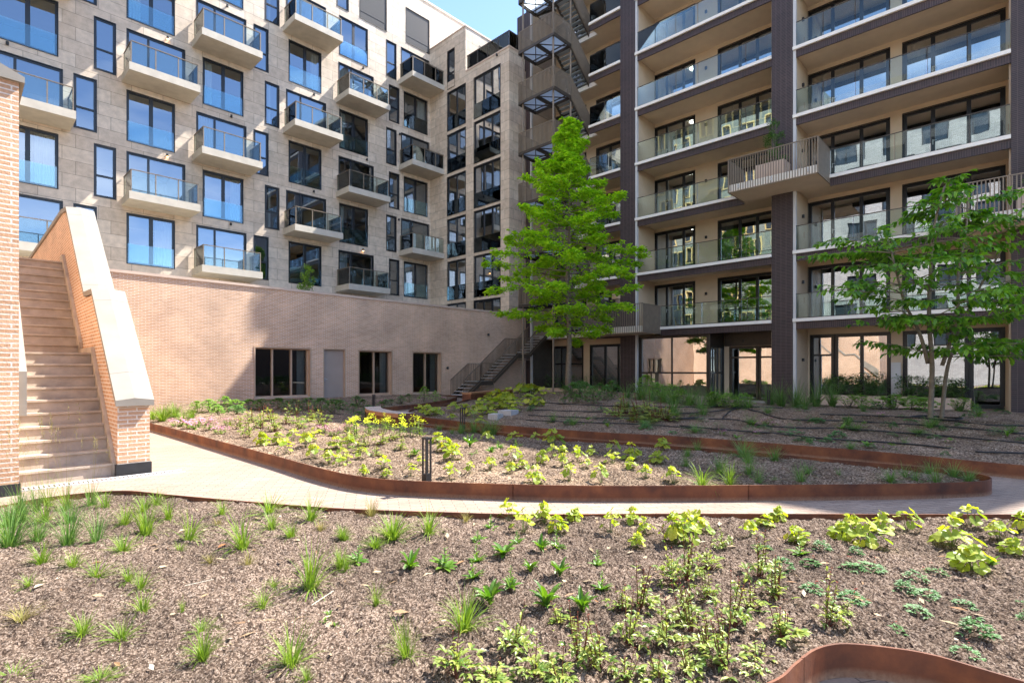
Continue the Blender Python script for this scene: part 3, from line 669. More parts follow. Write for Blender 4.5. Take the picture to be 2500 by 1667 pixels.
# ------------------------------------------------------------------ buildings behind the photographer, seen in the window reflections; the low one is added
def mirror_block(name, label, mat, fmat, X, y0, y1, z1, step, wds, proud):
    b = thing(name, label, 'apartment building', (X, (y0 + y1) / 2, 0))
    hs = []
    z = 3.9
    k = 0
    while z + 2.4 < z1 - .6:
        y = y0 + 1.0 + (k % 2) * 1.1
        while y + wds < y1 - .5: hs.append((y, y + wds, z, z + 2.2)); y += step
        z += 3; k += 1
    m = MB(); holed(m, lambda u, d, z: (X - d, u, z), y0, y1, 0, z1, hs, .25); m.poly((X, y0, 0), (X - 9, y0, 0), (X - 9, y0, z1), (X, y0, z1)); m.poly((X, y1, 0), (X - 9, y1, 0), (X - 9, y1, z1), (X, y1, z1))
    m.poly((X, y0, z1), (X, y1, z1), (X - 9, y1, z1), (X - 9, y0, z1)); m.build('wall', mat, b)
    fr = MB(); gl = MB()
    for a, c, d, e in hs:
        for q in (a, (a + c) / 2, c - .12): fr.box(X - .22, X + proud, q, q + .12, d, e)
        fr.box(X - .22, X + proud, a + .12, c - .12, e - .12, e); fr.box(X - .22, X + proud, a + .12, c - .12, d, d + .1)
        gl.poly((X - .2, a, d), (X - .2, c, d), (X - .2, c, e), (X - .2, a, e))
    fr.build('window_frames', fmat, b)['kind'] = 'stuff'; gl.build('window_panes', plain(name + '_panes', (.03, .04, .05), .1, .2, 1), b)['kind'] = 'stuff'
def mirror_block_low():  # unseen block added to darken reflections in the brick wall windows
    b = thing('low_brick_building', 'added low dark block behind the camera, darkening reflections in the brick wall windows', 'building', (10, -24, 0))
    m = MB(); m.box(-14, 44, -32, -24, 0, 8.5); m.build('wall', DARKB, b); MB().box(-14.1, 44.1, -32.1, -23.9, 8.5, 8.8).build('roof', WHITEC, b)
YEL = plain('yellow_window_frame', (.55, .42, .17), .5, .05)
mirror_block('white_brick_building', 'white brick apartment building mirrored in the right hand windows', WHITEB, BLACKF, -14, -3, 18.5, 31, 3.6, 2.0, -.1)
mirror_block('green_brick_building', 'grey green brick building with yellow window frames mirrored in the balcony windows', GREENB, YEL, -14, 19.5, 48, 37, 3.3, 1.8, .1)

mirror_block_low()

# ------------------------------------------------------------------ garden beds
def nhash(ix, iy, seed):
    h = (ix.astype(np.int64) * 374761393 + iy.astype(np.int64) * 668265263 + seed * 1442695041) & 0x7fffffff
    h = ((h ^ (h >> 13)) * 1274126177) & 0x7fffffff
    return ((h ^ (h >> 16)) & 0xffff) / 65535.0
def vnoise(x, y, seed=0):
    ix, iy = np.floor(x), np.floor(y); fx, fy = x - ix, y - iy; fx = fx * fx * (3 - 2 * fx); fy = fy * fy * (3 - 2 * fy)
    a, b, c, d = nhash(ix, iy, seed), nhash(ix + 1, iy, seed), nhash(ix, iy + 1, seed), nhash(ix + 1, iy + 1, seed)
    return (a * (1 - fx) + b * fx) * (1 - fy) + (c * (1 - fx) + d * fx) * fy - .5
def inside(poly, x, y):
    r = np.zeros(x.shape, bool); n = len(poly)
    for i in range(n):
        x1, y1 = poly[i]; x2, y2 = poly[(i + 1) % n]
        if y1 == y2: continue
        c = ((y1 > y) != (y2 > y)) & (x < (x2 - x1) * (y - y1) / (y2 - y1) + x1); r ^= c
    return r
def pdist(line, x, y):
    d = np.full(np.shape(x), 1e9)
    for (x1, y1), (x2, y2) in zip(line[:-1], line[1:]):
        dx, dy = x2 - x1, y2 - y1; t = np.clip(((x - x1) * dx + (y - y1) * dy) / (dx * dx + dy * dy + 1e-12), 0, 1)
        d = np.minimum(d, np.hypot(x - x1 - t * dx, y - y1 - t * dy))
    return d
def spline(pts, n=8):
    P = [pts[0]] + list(pts) + [pts[-1]]; o = []
    for i in range(1, len(P) - 2):
        p0, p1, p2, p3 = [np.array(q, float) for q in P[i - 1:i + 3]]
        for k in range(n):
            t = k / n; o.append(tuple(.5 * (2 * p1 + (p2 - p0) * t + (2 * p0 - 5 * p1 + 4 * p2 - p3) * t * t + (3 * p1 - p0 - 3 * p2 + p3) * t ** 3)))
    o.append(tuple(P[-1])); return o
NEAR_RIM = spline([(-1.3, 6.6), (-.5, 7.3), (.32, 7.44), (.61, 7.56), (1.03, 7.54), (1.36, 7.33), (1.63, 6.78), (2.16, 5.74), (2.66, 4.85), (3.27, 4.02), (3.8, 3.36), (4.83, 2.32), (7.0, .03), (8.6, -1.6)])
PIT_RIM = spline([(3.05, -1.6), (3.19, -.5), (3.22, .18), (3.21, .35), (3.16, .476), (3.08, .612), (3.0, .69), (2.87, .745), (2.68, .77), (2.45, .80), (2.0, .98), (1.2, 1.5), (.3, 2.3), (-.8, 3.6), (-1.6, 5.2)])
NEAR = NEAR_RIM + [(7, -3.2), (3.4, -3.0)] + PIT_RIM
MID_FRONT = spline([(3.45, 23.3), (3.45, 19.5), (3.45, 16.2), (3.48, 13.9), (3.47, 11), (3.47, 8.5), (3.46, 6.7), (3.6, 5.8), (4.0, 5.07), (4.88, 3.87), (5.8, 2.9), (6.6, 2.12), (7.68, 1.09), (8.4, .5), (8.75, .33), (9.05, .38), (9.22, .65), (9.25, 1.0), (9.12, 2.0)])
MID_BACK = spline([(9.12, 2.0), (9.0, 3.3), (8.7, 4.9), (8.35, 6.5), (8.1, 8.2), (8.0, 10), (8.05, 11.2), (8.4, 12.6), (9.0, 14), (9.7, 15.4), (10.6, 16.6), (13.1, 17.6), (15.5, 19), (17.8, 21), (18.4, 22.2), (18.5, 23.3)])
MID = MID_FRONT + MID_BACK[1:]
MOUND_RIM = spline([(10.9, -2.5), (10.43, -.6), (10.3, .3), (10.4, 1.5), (10.35, 2.65), (10.1, 4.88), (9.6, 6.49), (9.3, 8.16), (9.1, 10.2), (9.25, 12.35), (9.7, 13.6), (10.9, 15.2), (13.5, 16.5), (16.1, 18.3), (18.5, 20.4), (19.8, 21.9)])
MOUND = MOUND_RIM + [(23.9, 21.9), (24.1, 15), (24.1, 8), (23.9, -3), (12, -3)]
def sm(t): t = np.clip(t, 0, 1); return t * t * (3 - 2 * t)
def h_near(x, y): return .115 + .045 * vnoise(x * .9, y * .9, 3) + .02 * vnoise(x * 2.7, y * 2.7, 4)
def h_mid(x, y): return .12 + .13 * sm(pdist(MID_FRONT, x, y) / 2.5) * sm(pdist(MID_BACK, x, y) / 2.0) + .04 * vnoise(x * .9, y * .9, 5)
def h_mound(x, y):
    d = pdist(MOUND_RIM, x, y); return .13 + (.40 * sm(d / 5.5) + .05 * vnoise(x * .6, y * .6, 6)) * (1 - sm((x - 13.6 - 6.6 * sm((y - 3.5) / 6.5)) / (5.2 - 1.6 * sm((y - 3.5) / 6.5))))
def soil_mesh(name, poly, hf, cell, amp, mat, label, box_=None):
    p = np.array(poly); x0, y0 = p.min(0); x1, y1 = p.max(0)
    if box_: x0, x1, y0, y1 = max(x0, box_[0]), min(x1, box_[1]), max(y0, box_[2]), min(y1, box_[3])
    xs = np.arange(x0, x1, cell); ys = np.arange(y0, y1, cell); X, Y = np.meshgrid(xs, ys, indexing='ij')
    rg = np.random.RandomState(5); X2 = X + rg.uniform(-.35, .35, X.shape) * cell; Y2 = Y + rg.uniform(-.35, .35, X.shape) * cell
    H = hf(X2, Y2); q = 1 / (cell * 2.4)
    H = H + amp * (1.6 * vnoise(X2 * q, Y2 * q, 9) + 1.0 * vnoise(X2 * q * .35, Y2 * q * .35, 10) + .55 * rg.uniform(-.5, .5, X.shape)) + amp * 1.3 * np.maximum(0, vnoise(X2 * q * .6, Y2 * q * .6, 11)) + amp * 1.5 * vnoise(X2 * 5, Y2 * 5, 12)
    ok = inside(poly, X, Y); ny = len(ys)
    c = ok[:-1, :-1] & ok[1:, :-1] & ok[:-1, 1:] & ok[1:, 1:]
    I, K = np.nonzero(c); a = I * ny + K; F = np.stack([a, a + ny, a + ny + 1, a + 1], 1)
    used = np.unique(F); rm = np.full(X.size, -1); rm[used] = np.arange(len(used)); F = rm[F]
    V = np.stack([X2.ravel()[used], Y2.ravel()[used], H.ravel()[used]], 1)
    me = bpy.data.meshes.new(name); me.from_pydata(V.tolist(), [], F.tolist()); me.materials.append(mat); me.update()
    o = bpy.data.objects.new(name, me); COL.objects.link(o); return setp(o, label, 'soil', None, 'structure')
soil_mesh('soil', NEAR, h_near, .0140, .019, SOIL, 'brown mulchy soil of the near bed')
soil_mesh('soil', MID, h_mid, .045, .022, SOILF, 'soil of the middle bed')
soil_mesh('soil', MOUND, h_mound, .075, .028, SOILF, 'soil of the far mound')
def chips(name, poly, hf, n, smin, smax, bx, label, power=1.0, seed=1):
    rg = np.random.RandomState(seed); x = rg.uniform(bx[0], bx[1], n * 3); y = rg.uniform(bx[2], bx[3], n * 3)
    dpt = x * CT + y * ST; keep = inside(poly, x, y) & (dpt > 1.9) & (rg.uniform(0, 1, n * 3) < np.minimum(1, (2.6 / np.maximum(dpt, .1)) ** power))
    x, y = x[keep][:n], y[keep][:n]; z = hf(x, y) + rg.uniform(-.006, .016, len(x)) + .03 * vnoise(x * 5, y * 5, 12); n = len(x)
    a = rg.uniform(0, 2 * np.pi, n); L = rg.uniform(smin, smax, n); W = L * rg.uniform(.45, .95, n); tl = rg.normal(0, .5, n); tw = rg.normal(0, .45, n)
    ux, uy, uz = np.cos(a) * np.cos(tl), np.sin(a) * np.cos(tl), np.sin(tl); vx, vy, vz = -np.sin(a) * np.cos(tw), np.cos(a) * np.cos(tw), np.sin(tw)
    C = np.stack([x, y, z], 1); U = np.stack([ux, uy, uz], 1) * (L / 2)[:, None]; Vv = np.stack([vx, vy, vz], 1) * (W / 2)[:, None]; Nn = np.cross(U, Vv); Nn /= np.linalg.norm(Nn, axis=1)[:, None]; Nn *= (W * .7)[:, None]
    V = np.stack([C - U, C - Vv, C + U, C + Vv, C + Nn], 1).reshape(-1, 3); b = (np.arange(n) * 5)[:, None]
    F = np.concatenate([b + np.array([[0, 1, 4]]), b + np.array([[1, 2, 4]]), b + np.array([[2, 3, 4]]), b + np.array([[3, 0, 4]])], 0)
    me = bpy.data.meshes.new(name); me.from_pydata(V.tolist(), [], F.tolist()); me.materials.append(CHIP); me.update()
    o = bpy.data.objects.new(name, me); COL.objects.link(o); setp(o, label, 'mulch', None, 'stuff')
chips('bark_mulch', NEAR, h_near, 150000, .0035, .0098, (-1.5, 8.5, -2, 7.6), 'loose wood chips and clods on the near bed', 1.2, 1)
chips('bark_mulch', MID, h_mid, 26000, .010, .030, (3.4, 9.3, .3, 14), 'loose wood chips on the middle bed', .0, 2)
chips('bark_mulch', MOUND, h_mound, 16000, .014, .038, (9.2, 19, -2, 16), 'loose wood chips on the far mound', .0, 3)

def litter(n):
    rg = np.random.RandomState(8); m = MB(); r2 = random.Random(8)
    for i in range(n):
        x, y = rg.uniform(-.5, 8), rg.uniform(-.5, 7.4)
        if not inside(NEAR, np.array(x), np.array(y)): continue
        z = float(h_near(np.array(x), np.array(y))) + .012; a = rg.uniform(0, 6.28); L = rg.uniform(.015, .05); W = L * rg.uniform(.12, .5); c, q = math.cos(a), math.sin(a); k = len(m.v)
        m.v += [(x - c * L, y - q * L, z), (x + q * W, y - c * W, z + .01), (x + c * L, y + q * L, z + rg.uniform(0, .02)), (x - q * W, y + c * W, z + .006)]; m.f += [(k, k + 1, k + 2), (k, k + 2, k + 3)]
    o = m.build('leaf_litter', chipmat('dry_litter', [(.30, .22, .13), (.42, .34, .22), (.20, .09, .035), (.5, .44, .33)]), loc=(0, 0, 0)); setp(o, 'dry leaf bits and straw strewn over the near bed', 'litter', None, 'stuff')
litter(700)
def edging(line, z0, z1, label, th=.012, outward=1):
    m = MB(); L = [Vector((p[0], p[1], 0)) for p in line]; top = []; n = len(L)
    for i, p in enumerate(L):
        d = (L[min(i + 1, n - 1)] - L[max(i - 1, 0)]).normalized(); nrm = Vector((-d.y, d.x, 0)) * th / 2
        m.v += [tuple(p - nrm + Vector((0, 0, z0))), tuple(p - nrm + Vector((0, 0, z1))), tuple(p + nrm + Vector((0, 0, z1))), tuple(p + nrm + Vector((0, 0, z0)))]
    for i in range(n - 1):
        a = i * 4; b = a + 4
        for k in range(3): m.f.append((a + k, b + k, b + k + 1, a + k + 1))
    m.f += [(0, 1, 2, 3), (n * 4 - 1, n * 4 - 2, n * 4 - 3, n * 4 - 4)]
    acc = 0
    for i in range(1, n):
        acc += (L[i] - L[i - 1]).length
        if acc > 2.6:
            acc = 0; d = (L[i] - L[i - 1]).normalized(); m.bar(L[i] - d * .004 + Vector((0, 0, z0)), L[i] - d * .004 + Vector((0, 0, z1 + .002)), .012, th + .008, up=d)
    q = L[n // 2]
    return m.build('corten_edging', CORTEN, loc=(q.x, q.y, z0), label=label, cat='bed edging', group='rusty steel bed edgings')
edging(NEAR_RIM, -.01, .155, 'thin rusty steel edging along the far side of the near bed')
edging(PIT_RIM, -.01, .165, 'rusty steel edging curling in at the bottom right corner')
edging(MID_FRONT, -.01, .185, 'long rusty steel edging rounding the front of the middle bed')
edging(MID_BACK, -.01, .185, 'rusty steel edging at the back of the middle bed, running to the steel stair')
edging(MOUND_RIM, -.01, .195, 'rusty steel edging holding the front of the far mound')

# bench, bollards, blocks, hoses
bn = thing('curved_bench', 'curved slatted wooden bench on rusty steel sides at the back of the middle bed', 'bench', (7.8, 12.4, 0))
fl_ = spline([(7.50, 11.05), (7.47, 11.6), (7.60, 12.45), (7.90, 13.2), (8.27, 13.87)], 6); bl_ = spline([(7.93, 10.95), (7.93, 11.5), (8.03, 12.2), (8.32, 13.05), (8.72, 13.75)], 6)
top = MB(); side = MB(); edge = MB()
for i in range(len(fl_) - 1):
    a, b, c, d = fl_[i], fl_[i + 1], bl_[i + 1], bl_[i]
    zt, zb = .46, .36
    top.poly((*a, zt), (*b, zt), (*c, zt), (*d, zt))
    edge.poly((*a, zb), (*b, zb), (*b, zt - .001), (*a, zt - .001)); edge.poly((*d, zb), (*c, zb), (*c, zt - .001), (*d, zt - .001))
    for p, q, s in ((a, b, .03), (d, c, -.03)): side.poly((p[0] + s, p[1], 0), (q[0] + s, q[1], 0), (q[0] + s, q[1], zb), (p[0] + s, p[1], zb))
side.poly((*fl_[0], 0), (*bl_[0], 0), (*bl_[0], .455), (*fl_[0], .455)); side.poly((*fl_[-1], 0), (*bl_[-1], 0), (*bl_[-1], .455), (*fl_[-1], .455))
top.build('seat', WOOD, bn); edge.build('seat_edge', WOODEDGE, bn); side.build('base', CORTEN, bn)
b2 = thing('curved_bench', 'low rusty steel bench with slatted top in front of the steel stair', 'bench', (18.5, 19.6, 0))
m = MB(); p0, p1 = Vector((16.6, 18.9, 0)), Vector((21.2, 20.6, 0)); m.bar(p0 + Vector((0, 0, .2)), p1 + Vector((0, 0, .2)), .45, .4); m.build('base', CORTEN, b2)
m = MB(); m.bar(p0 + Vector((0, 0, .44)), p1 + Vector((0, 0, .44)), .5, .07); m.build('seat', WOODEDGE, b2)
def bollard(x, y, z, h, wd, label):
    b = thing('bollard_light', label, 'garden light', (x, y, z), 'black garden bollard lights')
    m = MB(); q = wd / 2; m.box(x - q, x + q, y - q, y + q, z - .1, z + h * .2)
    for sx in (-1, 1):
        for sy in (-1, 1): m.box(x + sx * q - (.018 if sx > 0 else 0), x + sx * q + (0 if sx > 0 else .018), y + sy * q - (.018 if sy > 0 else 0), y + sy * q + (0 if sy > 0 else .018), z + h * .2, z + h - .025)
    m.build('post', BLACK, b); MB().box(x - q - .004, x + q + .004, y - q - .004, y + q + .004, z + h - .025, z + h).build('cap', BLACK, b)
    MB().box(x - q * .5, x + q * .5, y - q * .5, y + q * .5, z + h - .032, z + h - .026).build('lens', LGREY, b)
bollard(4.04, 5.34, .13, .56, .085, 'tall black four-legged bollard light at the front edge of the middle bed')
bollard(8.0, 9.24, .17, .50, .085, 'black bollard light before the rusty edging of the far mound')
bollard(10.75, 17.42, .1, .52, .085, 'small black bollard light behind the curved wooden bench')
bollard(20.39, 6.74, .38, .42, .085, 'small black bollard light by the lobby entrance pier')
RAY_T = 1.4 * (34 / 1.4) ** np.linspace(0, 1, 900)
def on_soil(ix, iy, hf):
    u = (ix - 1250) / F_PX; x, y, z = RAY_T * (CT + ST * u), RAY_T * (ST - CT * u), EYE + RAY_T * (HOR - iy) / F_PX
    g = z - hf(x, y); k = np.nonzero(g < 0)[0]; k = int(k[0]) if len(k) else len(g) - 1; k = max(k, 1)
    f = g[k - 1] / (g[k - 1] - g[k] + 1e-9); t = RAY_T[k - 1] + (RAY_T[k] - RAY_T[k - 1]) * min(1, max(0, f)); X, Y = t * (CT + ST * u), t * (ST - CT * u)
    return X, Y, float(hf(np.array(X), np.array(Y)))
for (x, y, sx, sy, h, lab) in ((1210, 1022, .34, .3, .14, 'small grey concrete block half sunk in the far mound'), (1241, 1012, .48, .42, .13, 'larger pale concrete slab lying on the far mound beside a smaller block')):
    p = on_soil(x, y, h_mound); m = MB()
    m.box(-sx / 2, sx / 2, -sy / 2, sy / 2, -.06, h); o = m.build('concrete_block', BLOCK, loc=(0, 0, 0), label=lab, cat='concrete block'); o.location = p; o.rotation_euler = (0, 0, .3)
HOSES = [[(1330, 985), (1420, 990), (1520, 994), (1640, 996), (1760, 995)], [(1290, 1002), (1400, 1006), (1520, 1010), (1660, 1012)], [(1290, 1016), (1380, 1020), (1500, 1024), (1640, 1025), (1720, 1020)],
         [(1270, 1027), (1400, 1033), (1560, 1038), (1640, 1044), (1690, 1048)], [(1690, 990), (1740, 992), (1806, 994), (1850, 996), (1960, 1000), (2090, 1003), (2200, 1005)],
         [(1660, 1012), (1740, 1007), (1806, 998), (1850, 1008), (1920, 1026), (2050, 1030), (2200, 1038), (2350, 1048), (2500, 1063)], [(1660, 1025), (1790, 1027), (1850, 1040), (1930, 1047), (2060, 1050), (2200, 1060), (2330, 1070), (2500, 1086)],
         [(1660, 1042), (1790, 1054), (1900, 1062), (2010, 1074), (2200, 1086), (2320, 1099)], [(1806, 994), (1775, 1012), (1764, 1026)], [(2000, 1014), (2160, 1019), (2300, 1028), (2400, 1040), (2500, 1043)], [(2380, 1107), (2500, 1111)]]
HW = ['topmost', 'second', 'third', 'fourth']
HL = ['top black drip hose left of the lobby on the mound', 'second black drip hose down, below the tall tree', 'third black drip hose down, below the tall tree', 'lowest black drip hose on the left half of the mound',
      'black drip hose along the top of the mound to the right tree', 'black drip hose crossing the whole mound below the right tree', 'black drip hose across the middle of the right slope', 'lowest long black drip hose on the right slope',
      'short curved black hose joining two drip hoses', 'black drip hose passing just below the coiled hose', 'short piece of black hose at the far right edge']
for pl, lab in zip(HOSES, HL):
    m = MB(); pts = []
    for q in spline(pl, 5):
        p = on_soil(q[0], q[1], h_mound)
        if pts and (Vector(p[:2]) - Vector(pts[-1][:2])).length > 3.5: continue
        pts.append((p[0] + rnd.uniform(-.012, .012), p[1] + rnd.uniform(-.012, .012), p[2] + .032))
    m.tube(pts, .016, 6); m.build('drip_hose', RUBBER, loc=pts[0], smooth=True, label=lab, cat='hose', group='black drip hoses')
# planters on the ground floor and on the balconies
def planter_box(x0, x1, y0, y1, z0, z1, lab, grp='sand coloured planter boxes'):
    b = thing('planter_box', lab, 'planter', ((x0 + x1) / 2, (y0 + y1) / 2, z0), grp); t = .04
    m = MB(); m.box(x0, x1, y0, y0 + t, z0, z1); m.box(x0, x1, y1 - t, y1, z0, z1); m.box(x0, x0 + t, y0 + t, y1 - t, z0, z1); m.box(x1 - t, x1, y0 + t, y1 - t, z0, z1); m.build('box', PLANTERM, b)
    MB().box(x0 + t, x1 - t, y0 + t, y1 - t, z1 - .12, z1 - .07).build('soil_fill', SOILF, b); return b

# ------------------------------------------------------------------ plants
def up_frame(az): return Vector((math.cos(az), math.sin(az), 0))
def blade(m, base, az, el, L, W, droop, seg=4, fold=.0, tip=True):
    """narrow leaf from base, heading az, elevation el, curving down by droop"""
    p = Vector(base); d = up_frame(az); sd = Vector((-d.y, d.x, 0)); e = el; st_ = L / seg; rows = []
    for i in range(seg + 1):
        t = i / seg
        wv = W * ((1 - t) ** .55 if fold == 0 else max(.03, math.sin(math.pi * min(1, .12 + t * .88)) ** .8))
        up = Vector((0, 0, 1)) * math.cos(e) - d * math.sin(e)
        rows.append((p - sd * wv / 2 + up * (fold * wv), p.copy(), p + sd * wv / 2 + up * (fold * wv)))
        p = p + (d * math.cos(e) + Vector((0, 0, 1)) * math.sin(e)) * st_; e -= droop / seg
    b = len(m.v)
    if fold == 0:
        for r in rows: m.v += [tuple(r[0]), tuple(r[2])]
        for i in range(seg): a = b + 2 * i; m.f.append((a, a + 1, a + 3, a + 2))
    else:
        for r in rows: m.v += [tuple(q) for q in r]
        for i in range(seg):
            a = b + 3 * i; m.f += [(a, a + 1, a + 4, a + 3), (a + 1, a + 2, a + 5, a + 4)]
    return p
def round_leaf(m, c, az, tilt, r, rg, lob=5):
    """lobed round leaf with a notch and a shallow cup"""
    d = up_frame(az); n = (Vector((0, 0, 1)) * math.cos(tilt) + d * math.sin(tilt)).normalized(); a = (d - n * d.dot(n)).normalized(); b_ = n.cross(a)
    k = 16; base = len(m.v); m.v.append(tuple(Vector(c) - n * r * .12))
    for i in range(k + 1):
        t = math.pi + .22 + (2 * math.pi - .44) * i / k
        rr_ = r * (.86 + .16 * abs(math.cos(lob * t / 2)) + rg.uniform(-.04, .04))
        q = Vector(c) + a * math.cos(t) * rr_ + b_ * math.sin(t) * rr_ + n * (.10 * r * math.sin(3 * t) + rg.uniform(-.04, .04) * r)
        m.v.append(tuple(q))
    for i in range(k): m.f.append((base, base + 1 + i, base + 2 + i))
GR1 = leafmat('grass_blades', (.10, .19, .022), (.24, .33, .05), .35, .5, .3)
GR2 = leafmat('deep_grass_blades', (.06, .15, .03), (.18, .29, .065), .3, .5, .3)
GRY = leafmat('straw_grass_blades', (.22, .21, .06), (.30, .25, .09), .3, .6, .2)
LIME = leafmat('lime_leaves', (.22, .32, .035), (.50, .48, .055), .42, .45, .35)
ROS = leafmat('bright_lance_leaves', (.07, .17, .02), (.19, .30, .035), .35, .4, .45)
HEL = leafmat('dark_glossy_leaves', (.05, .14, .035), (.14, .27, .09), .3, .5, .3)
VAR = leafmat('pale_olive_leaves', (.10, .19, .03), (.42, .44, .10), .35, .42, .4)
BUSH = leafmat('shrub_leaves', (.05, .14, .03), (.15, .28, .06), .35, .42, .4)
BUSHG = leafmat('fresh_shrub_leaves', (.13, .28, .04), (.30, .44, .08), .4, .45, .35)
REDST = plain('red_stem', (.13, .035, .02), .6, .2, 20)
GRST = plain('green_stem', (.13, .16, .05), .6, .2, 20)
YELF = leafmat('yellow_petals', (.78, .84, .03), (.85, .90, .08), .3, .5, .2)
PINKF = leafmat('pink_petals', (.62, .22, .38), (.72, .42, .52), .3, .5, .2)
CORAL = leafmat('coral_buds', (.45, .10, .08), (.5, .2, .14), .2, .6, .2)

def proto_root(name, parts):
    o = bpy.data.objects.new(name, None); o.empty_display_size = .1
    return (name, parts)
def P_grass(seed, nb, W, mat, heads=0, spread=.16, lean=1.0, bw=.021, stiff=1.0):
    rg = random.Random(seed); m = MB()
    for i in range(int(nb * 1.5)):
        az = rg.uniform(0, 2 * math.pi); r0 = spread * math.sqrt(rg.random()); el = R(88) - abs(rg.gauss(.42, .45)) * lean; L = rg.uniform(.45, .95)
        blade(m, (r0 * math.cos(az) * .7, r0 * math.sin(az) * .7, 0), az + rg.uniform(-.5, .5), max(.2, el), L, bw * rg.uniform(.7, 1.4), rg.uniform(.35, 1.5) * stiff, 4)
    parts = [('blades', m.mesh('blades', mat))]
    if heads:
        s = MB(); h = MB()
        for i in range(heads):
            az = rg.uniform(0, 6.28); r0 = rg.uniform(.02, .1); e = R(90) - rg.uniform(.02, .3); L = rg.uniform(1.25, 1.75)
            p = blade(s, (r0 * math.cos(az), r0 * math.sin(az), 0), az, e, L, .008, .35, 5)
            for q in range(14):
                c = p - Vector((0, 0, .34 * q / 14)) + Vector((rg.uniform(-.03, .03), rg.uniform(-.03, .03), 0)); blade(h, c, rg.uniform(0, 6.28), rg.uniform(.4, 1.2), .06, .014, .3, 2)
        parts += [('stalks', s.mesh('stalks', GRY)), ('seed_heads', h.mesh('seed_heads', GRY))]
    return parts
def P_round(seed, n, hgt=.55):
    rg = random.Random(seed); lf = MB(); s = MB()
    for i in range(n):
        az = 2.4 * i + rg.uniform(-.4, .4); k = (i + .5) / n; r = .10 + .36 * k + rg.uniform(-.06, .06); z = hgt * (1 - .6 * k) * rg.uniform(.6, 1.2)
        c = Vector((r * math.cos(az), r * math.sin(az), z)); s.tube([(.02 * math.cos(az), .02 * math.sin(az), 0), c * .55 + Vector((0, 0, z * .22)), c], [.010, .008, .006], 4, False)
        round_leaf(lf, c, az, rg.uniform(.1, .8), rg.uniform(.125, .205), rg)
    return [('leaves', lf.mesh('leaves', LIME)), ('stems', s.mesh('stems', GRST))]
def P_rosette(seed, n, stalk):
    rg = random.Random(seed); lf = MB(); s = MB()
    for i in range(n): blade(lf, (0, 0, .02 + .03 * i / n), 2.4 * i + rg.uniform(-.3, .3), rg.uniform(.45, 1.0), rg.uniform(.38, .58), rg.uniform(.11, .17), rg.uniform(.4, 1.0), 5, .16)
    if stalk:
        s.tube([(0, 0, 0), (0, 0, .5), (.03, 0, .82)], [.018, .014, .008], 5)
        for i in range(16):
            z = .15 + .68 * i / 16; blade(lf, (0.0, 0, z), 2.4 * i, rg.uniform(.5, 1.0), .30 * (1.1 - z), .085 * (1.15 - z), .5, 4, .16)
        return [('leaves', lf.mesh('leaves', ROS)), ('stalk', s.mesh('stalk', GRST))]
    return [('leaves', lf.mesh('leaves', ROS))]
def P_dome(seed, n, stalks):
    rg = random.Random(seed); lf = MB(); s = MB(); fl2 = MB()
    for i in range(n):
        az = rg.uniform(0, 6.28); r = .44 * math.sqrt(rg.random()); z = .40 * (1 - (r / .5) ** 2) * rg.uniform(.6, 1.1) + .03
        for q in range(4): blade(lf, (r * math.cos(az), r * math.sin(az), z), az + (q - 1.5) * .7, rg.uniform(.0, .6), rg.uniform(.16, .24), rg.uniform(.065, .095), rg.uniform(.4, .9), 3, .12)
    for i in range(stalks):
        az = rg.uniform(0, 6.28); r = rg.uniform(.05, .3); x, y = r * math.cos(az), r * math.sin(az); h = rg.uniform(.55, .95)
        s.tube([(x * .4, y * .4, 0), (x, y, h)], .006, 4, False)
        for q in range(12): blade(fl2, (x, y, h), rg.uniform(0, 6.28), rg.uniform(.1, 1.3), .05, .025, .4, 2)
    pr = [('leaves', lf.mesh('leaves', HEL))]
    if stalks: pr += [('stalks', s.mesh('stalks', GRST)), ('flowers', fl2.mesh('flowers', CORAL))]
    return pr
def P_redstem(seed, stems, dens=1.0, mat=None):
    rg = random.Random(seed); lf = MB(); s = MB(); bd = MB()
    for i in range(stems):
        az = rg.uniform(0, 6.28); h = rg.uniform(.55, 1.0); ln = rg.uniform(.02, .22); r0 = rg.uniform(.01, .09)
        b0 = Vector((r0 * math.cos(az), r0 * math.sin(az), 0)); tp = b0 + Vector((ln * math.cos(az), ln * math.sin(az), h)); md = (b0 + tp) / 2 + Vector((rg.uniform(-.03, .03), rg.uniform(-.03, .03), 0))
        s.tube([b0, md, tp], [.017, .013, .008], 4, False)
        for q in range(6): blade(bd, tp, rg.uniform(0, 6.28), rg.uniform(.5, 1.4), .03, .013, .2, 2)
        for q in range(int(8 * dens)):
            t = rg.uniform(.12, .9); c = b0.lerp(tp, t); a = rg.uniform(0, 6.28); L = rg.uniform(.15, .26) * (1.15 - t * .5)
            blade(lf, c, a, rg.uniform(.1, .9), L, L * .36, rg.uniform(.4, 1.0), 4, .14)
    for i in range(int(15 * dens)):
        az = rg.uniform(0, 6.28); r = .42 * math.sqrt(rg.random()); z = rg.uniform(.05, .34); a = az + rg.uniform(-.8, .8)
        c = Vector((r * math.cos(az), r * math.sin(az), z)); s.tube([(c.x * .25, c.y * .25, .01), c], [.006, .004], 3, False)
        for q in range(3): L = rg.uniform(.15, .25); blade(lf, c, a + (q - 1) * .9, rg.uniform(.0, .6), L, L * .4, rg.uniform(.3, .9), 4, .14)
    return [('leaves', lf.mesh('leaves', mat or VAR)), ('stems', s.mesh('stems', REDST)), ('buds', bd.mesh('buds', CORAL))]
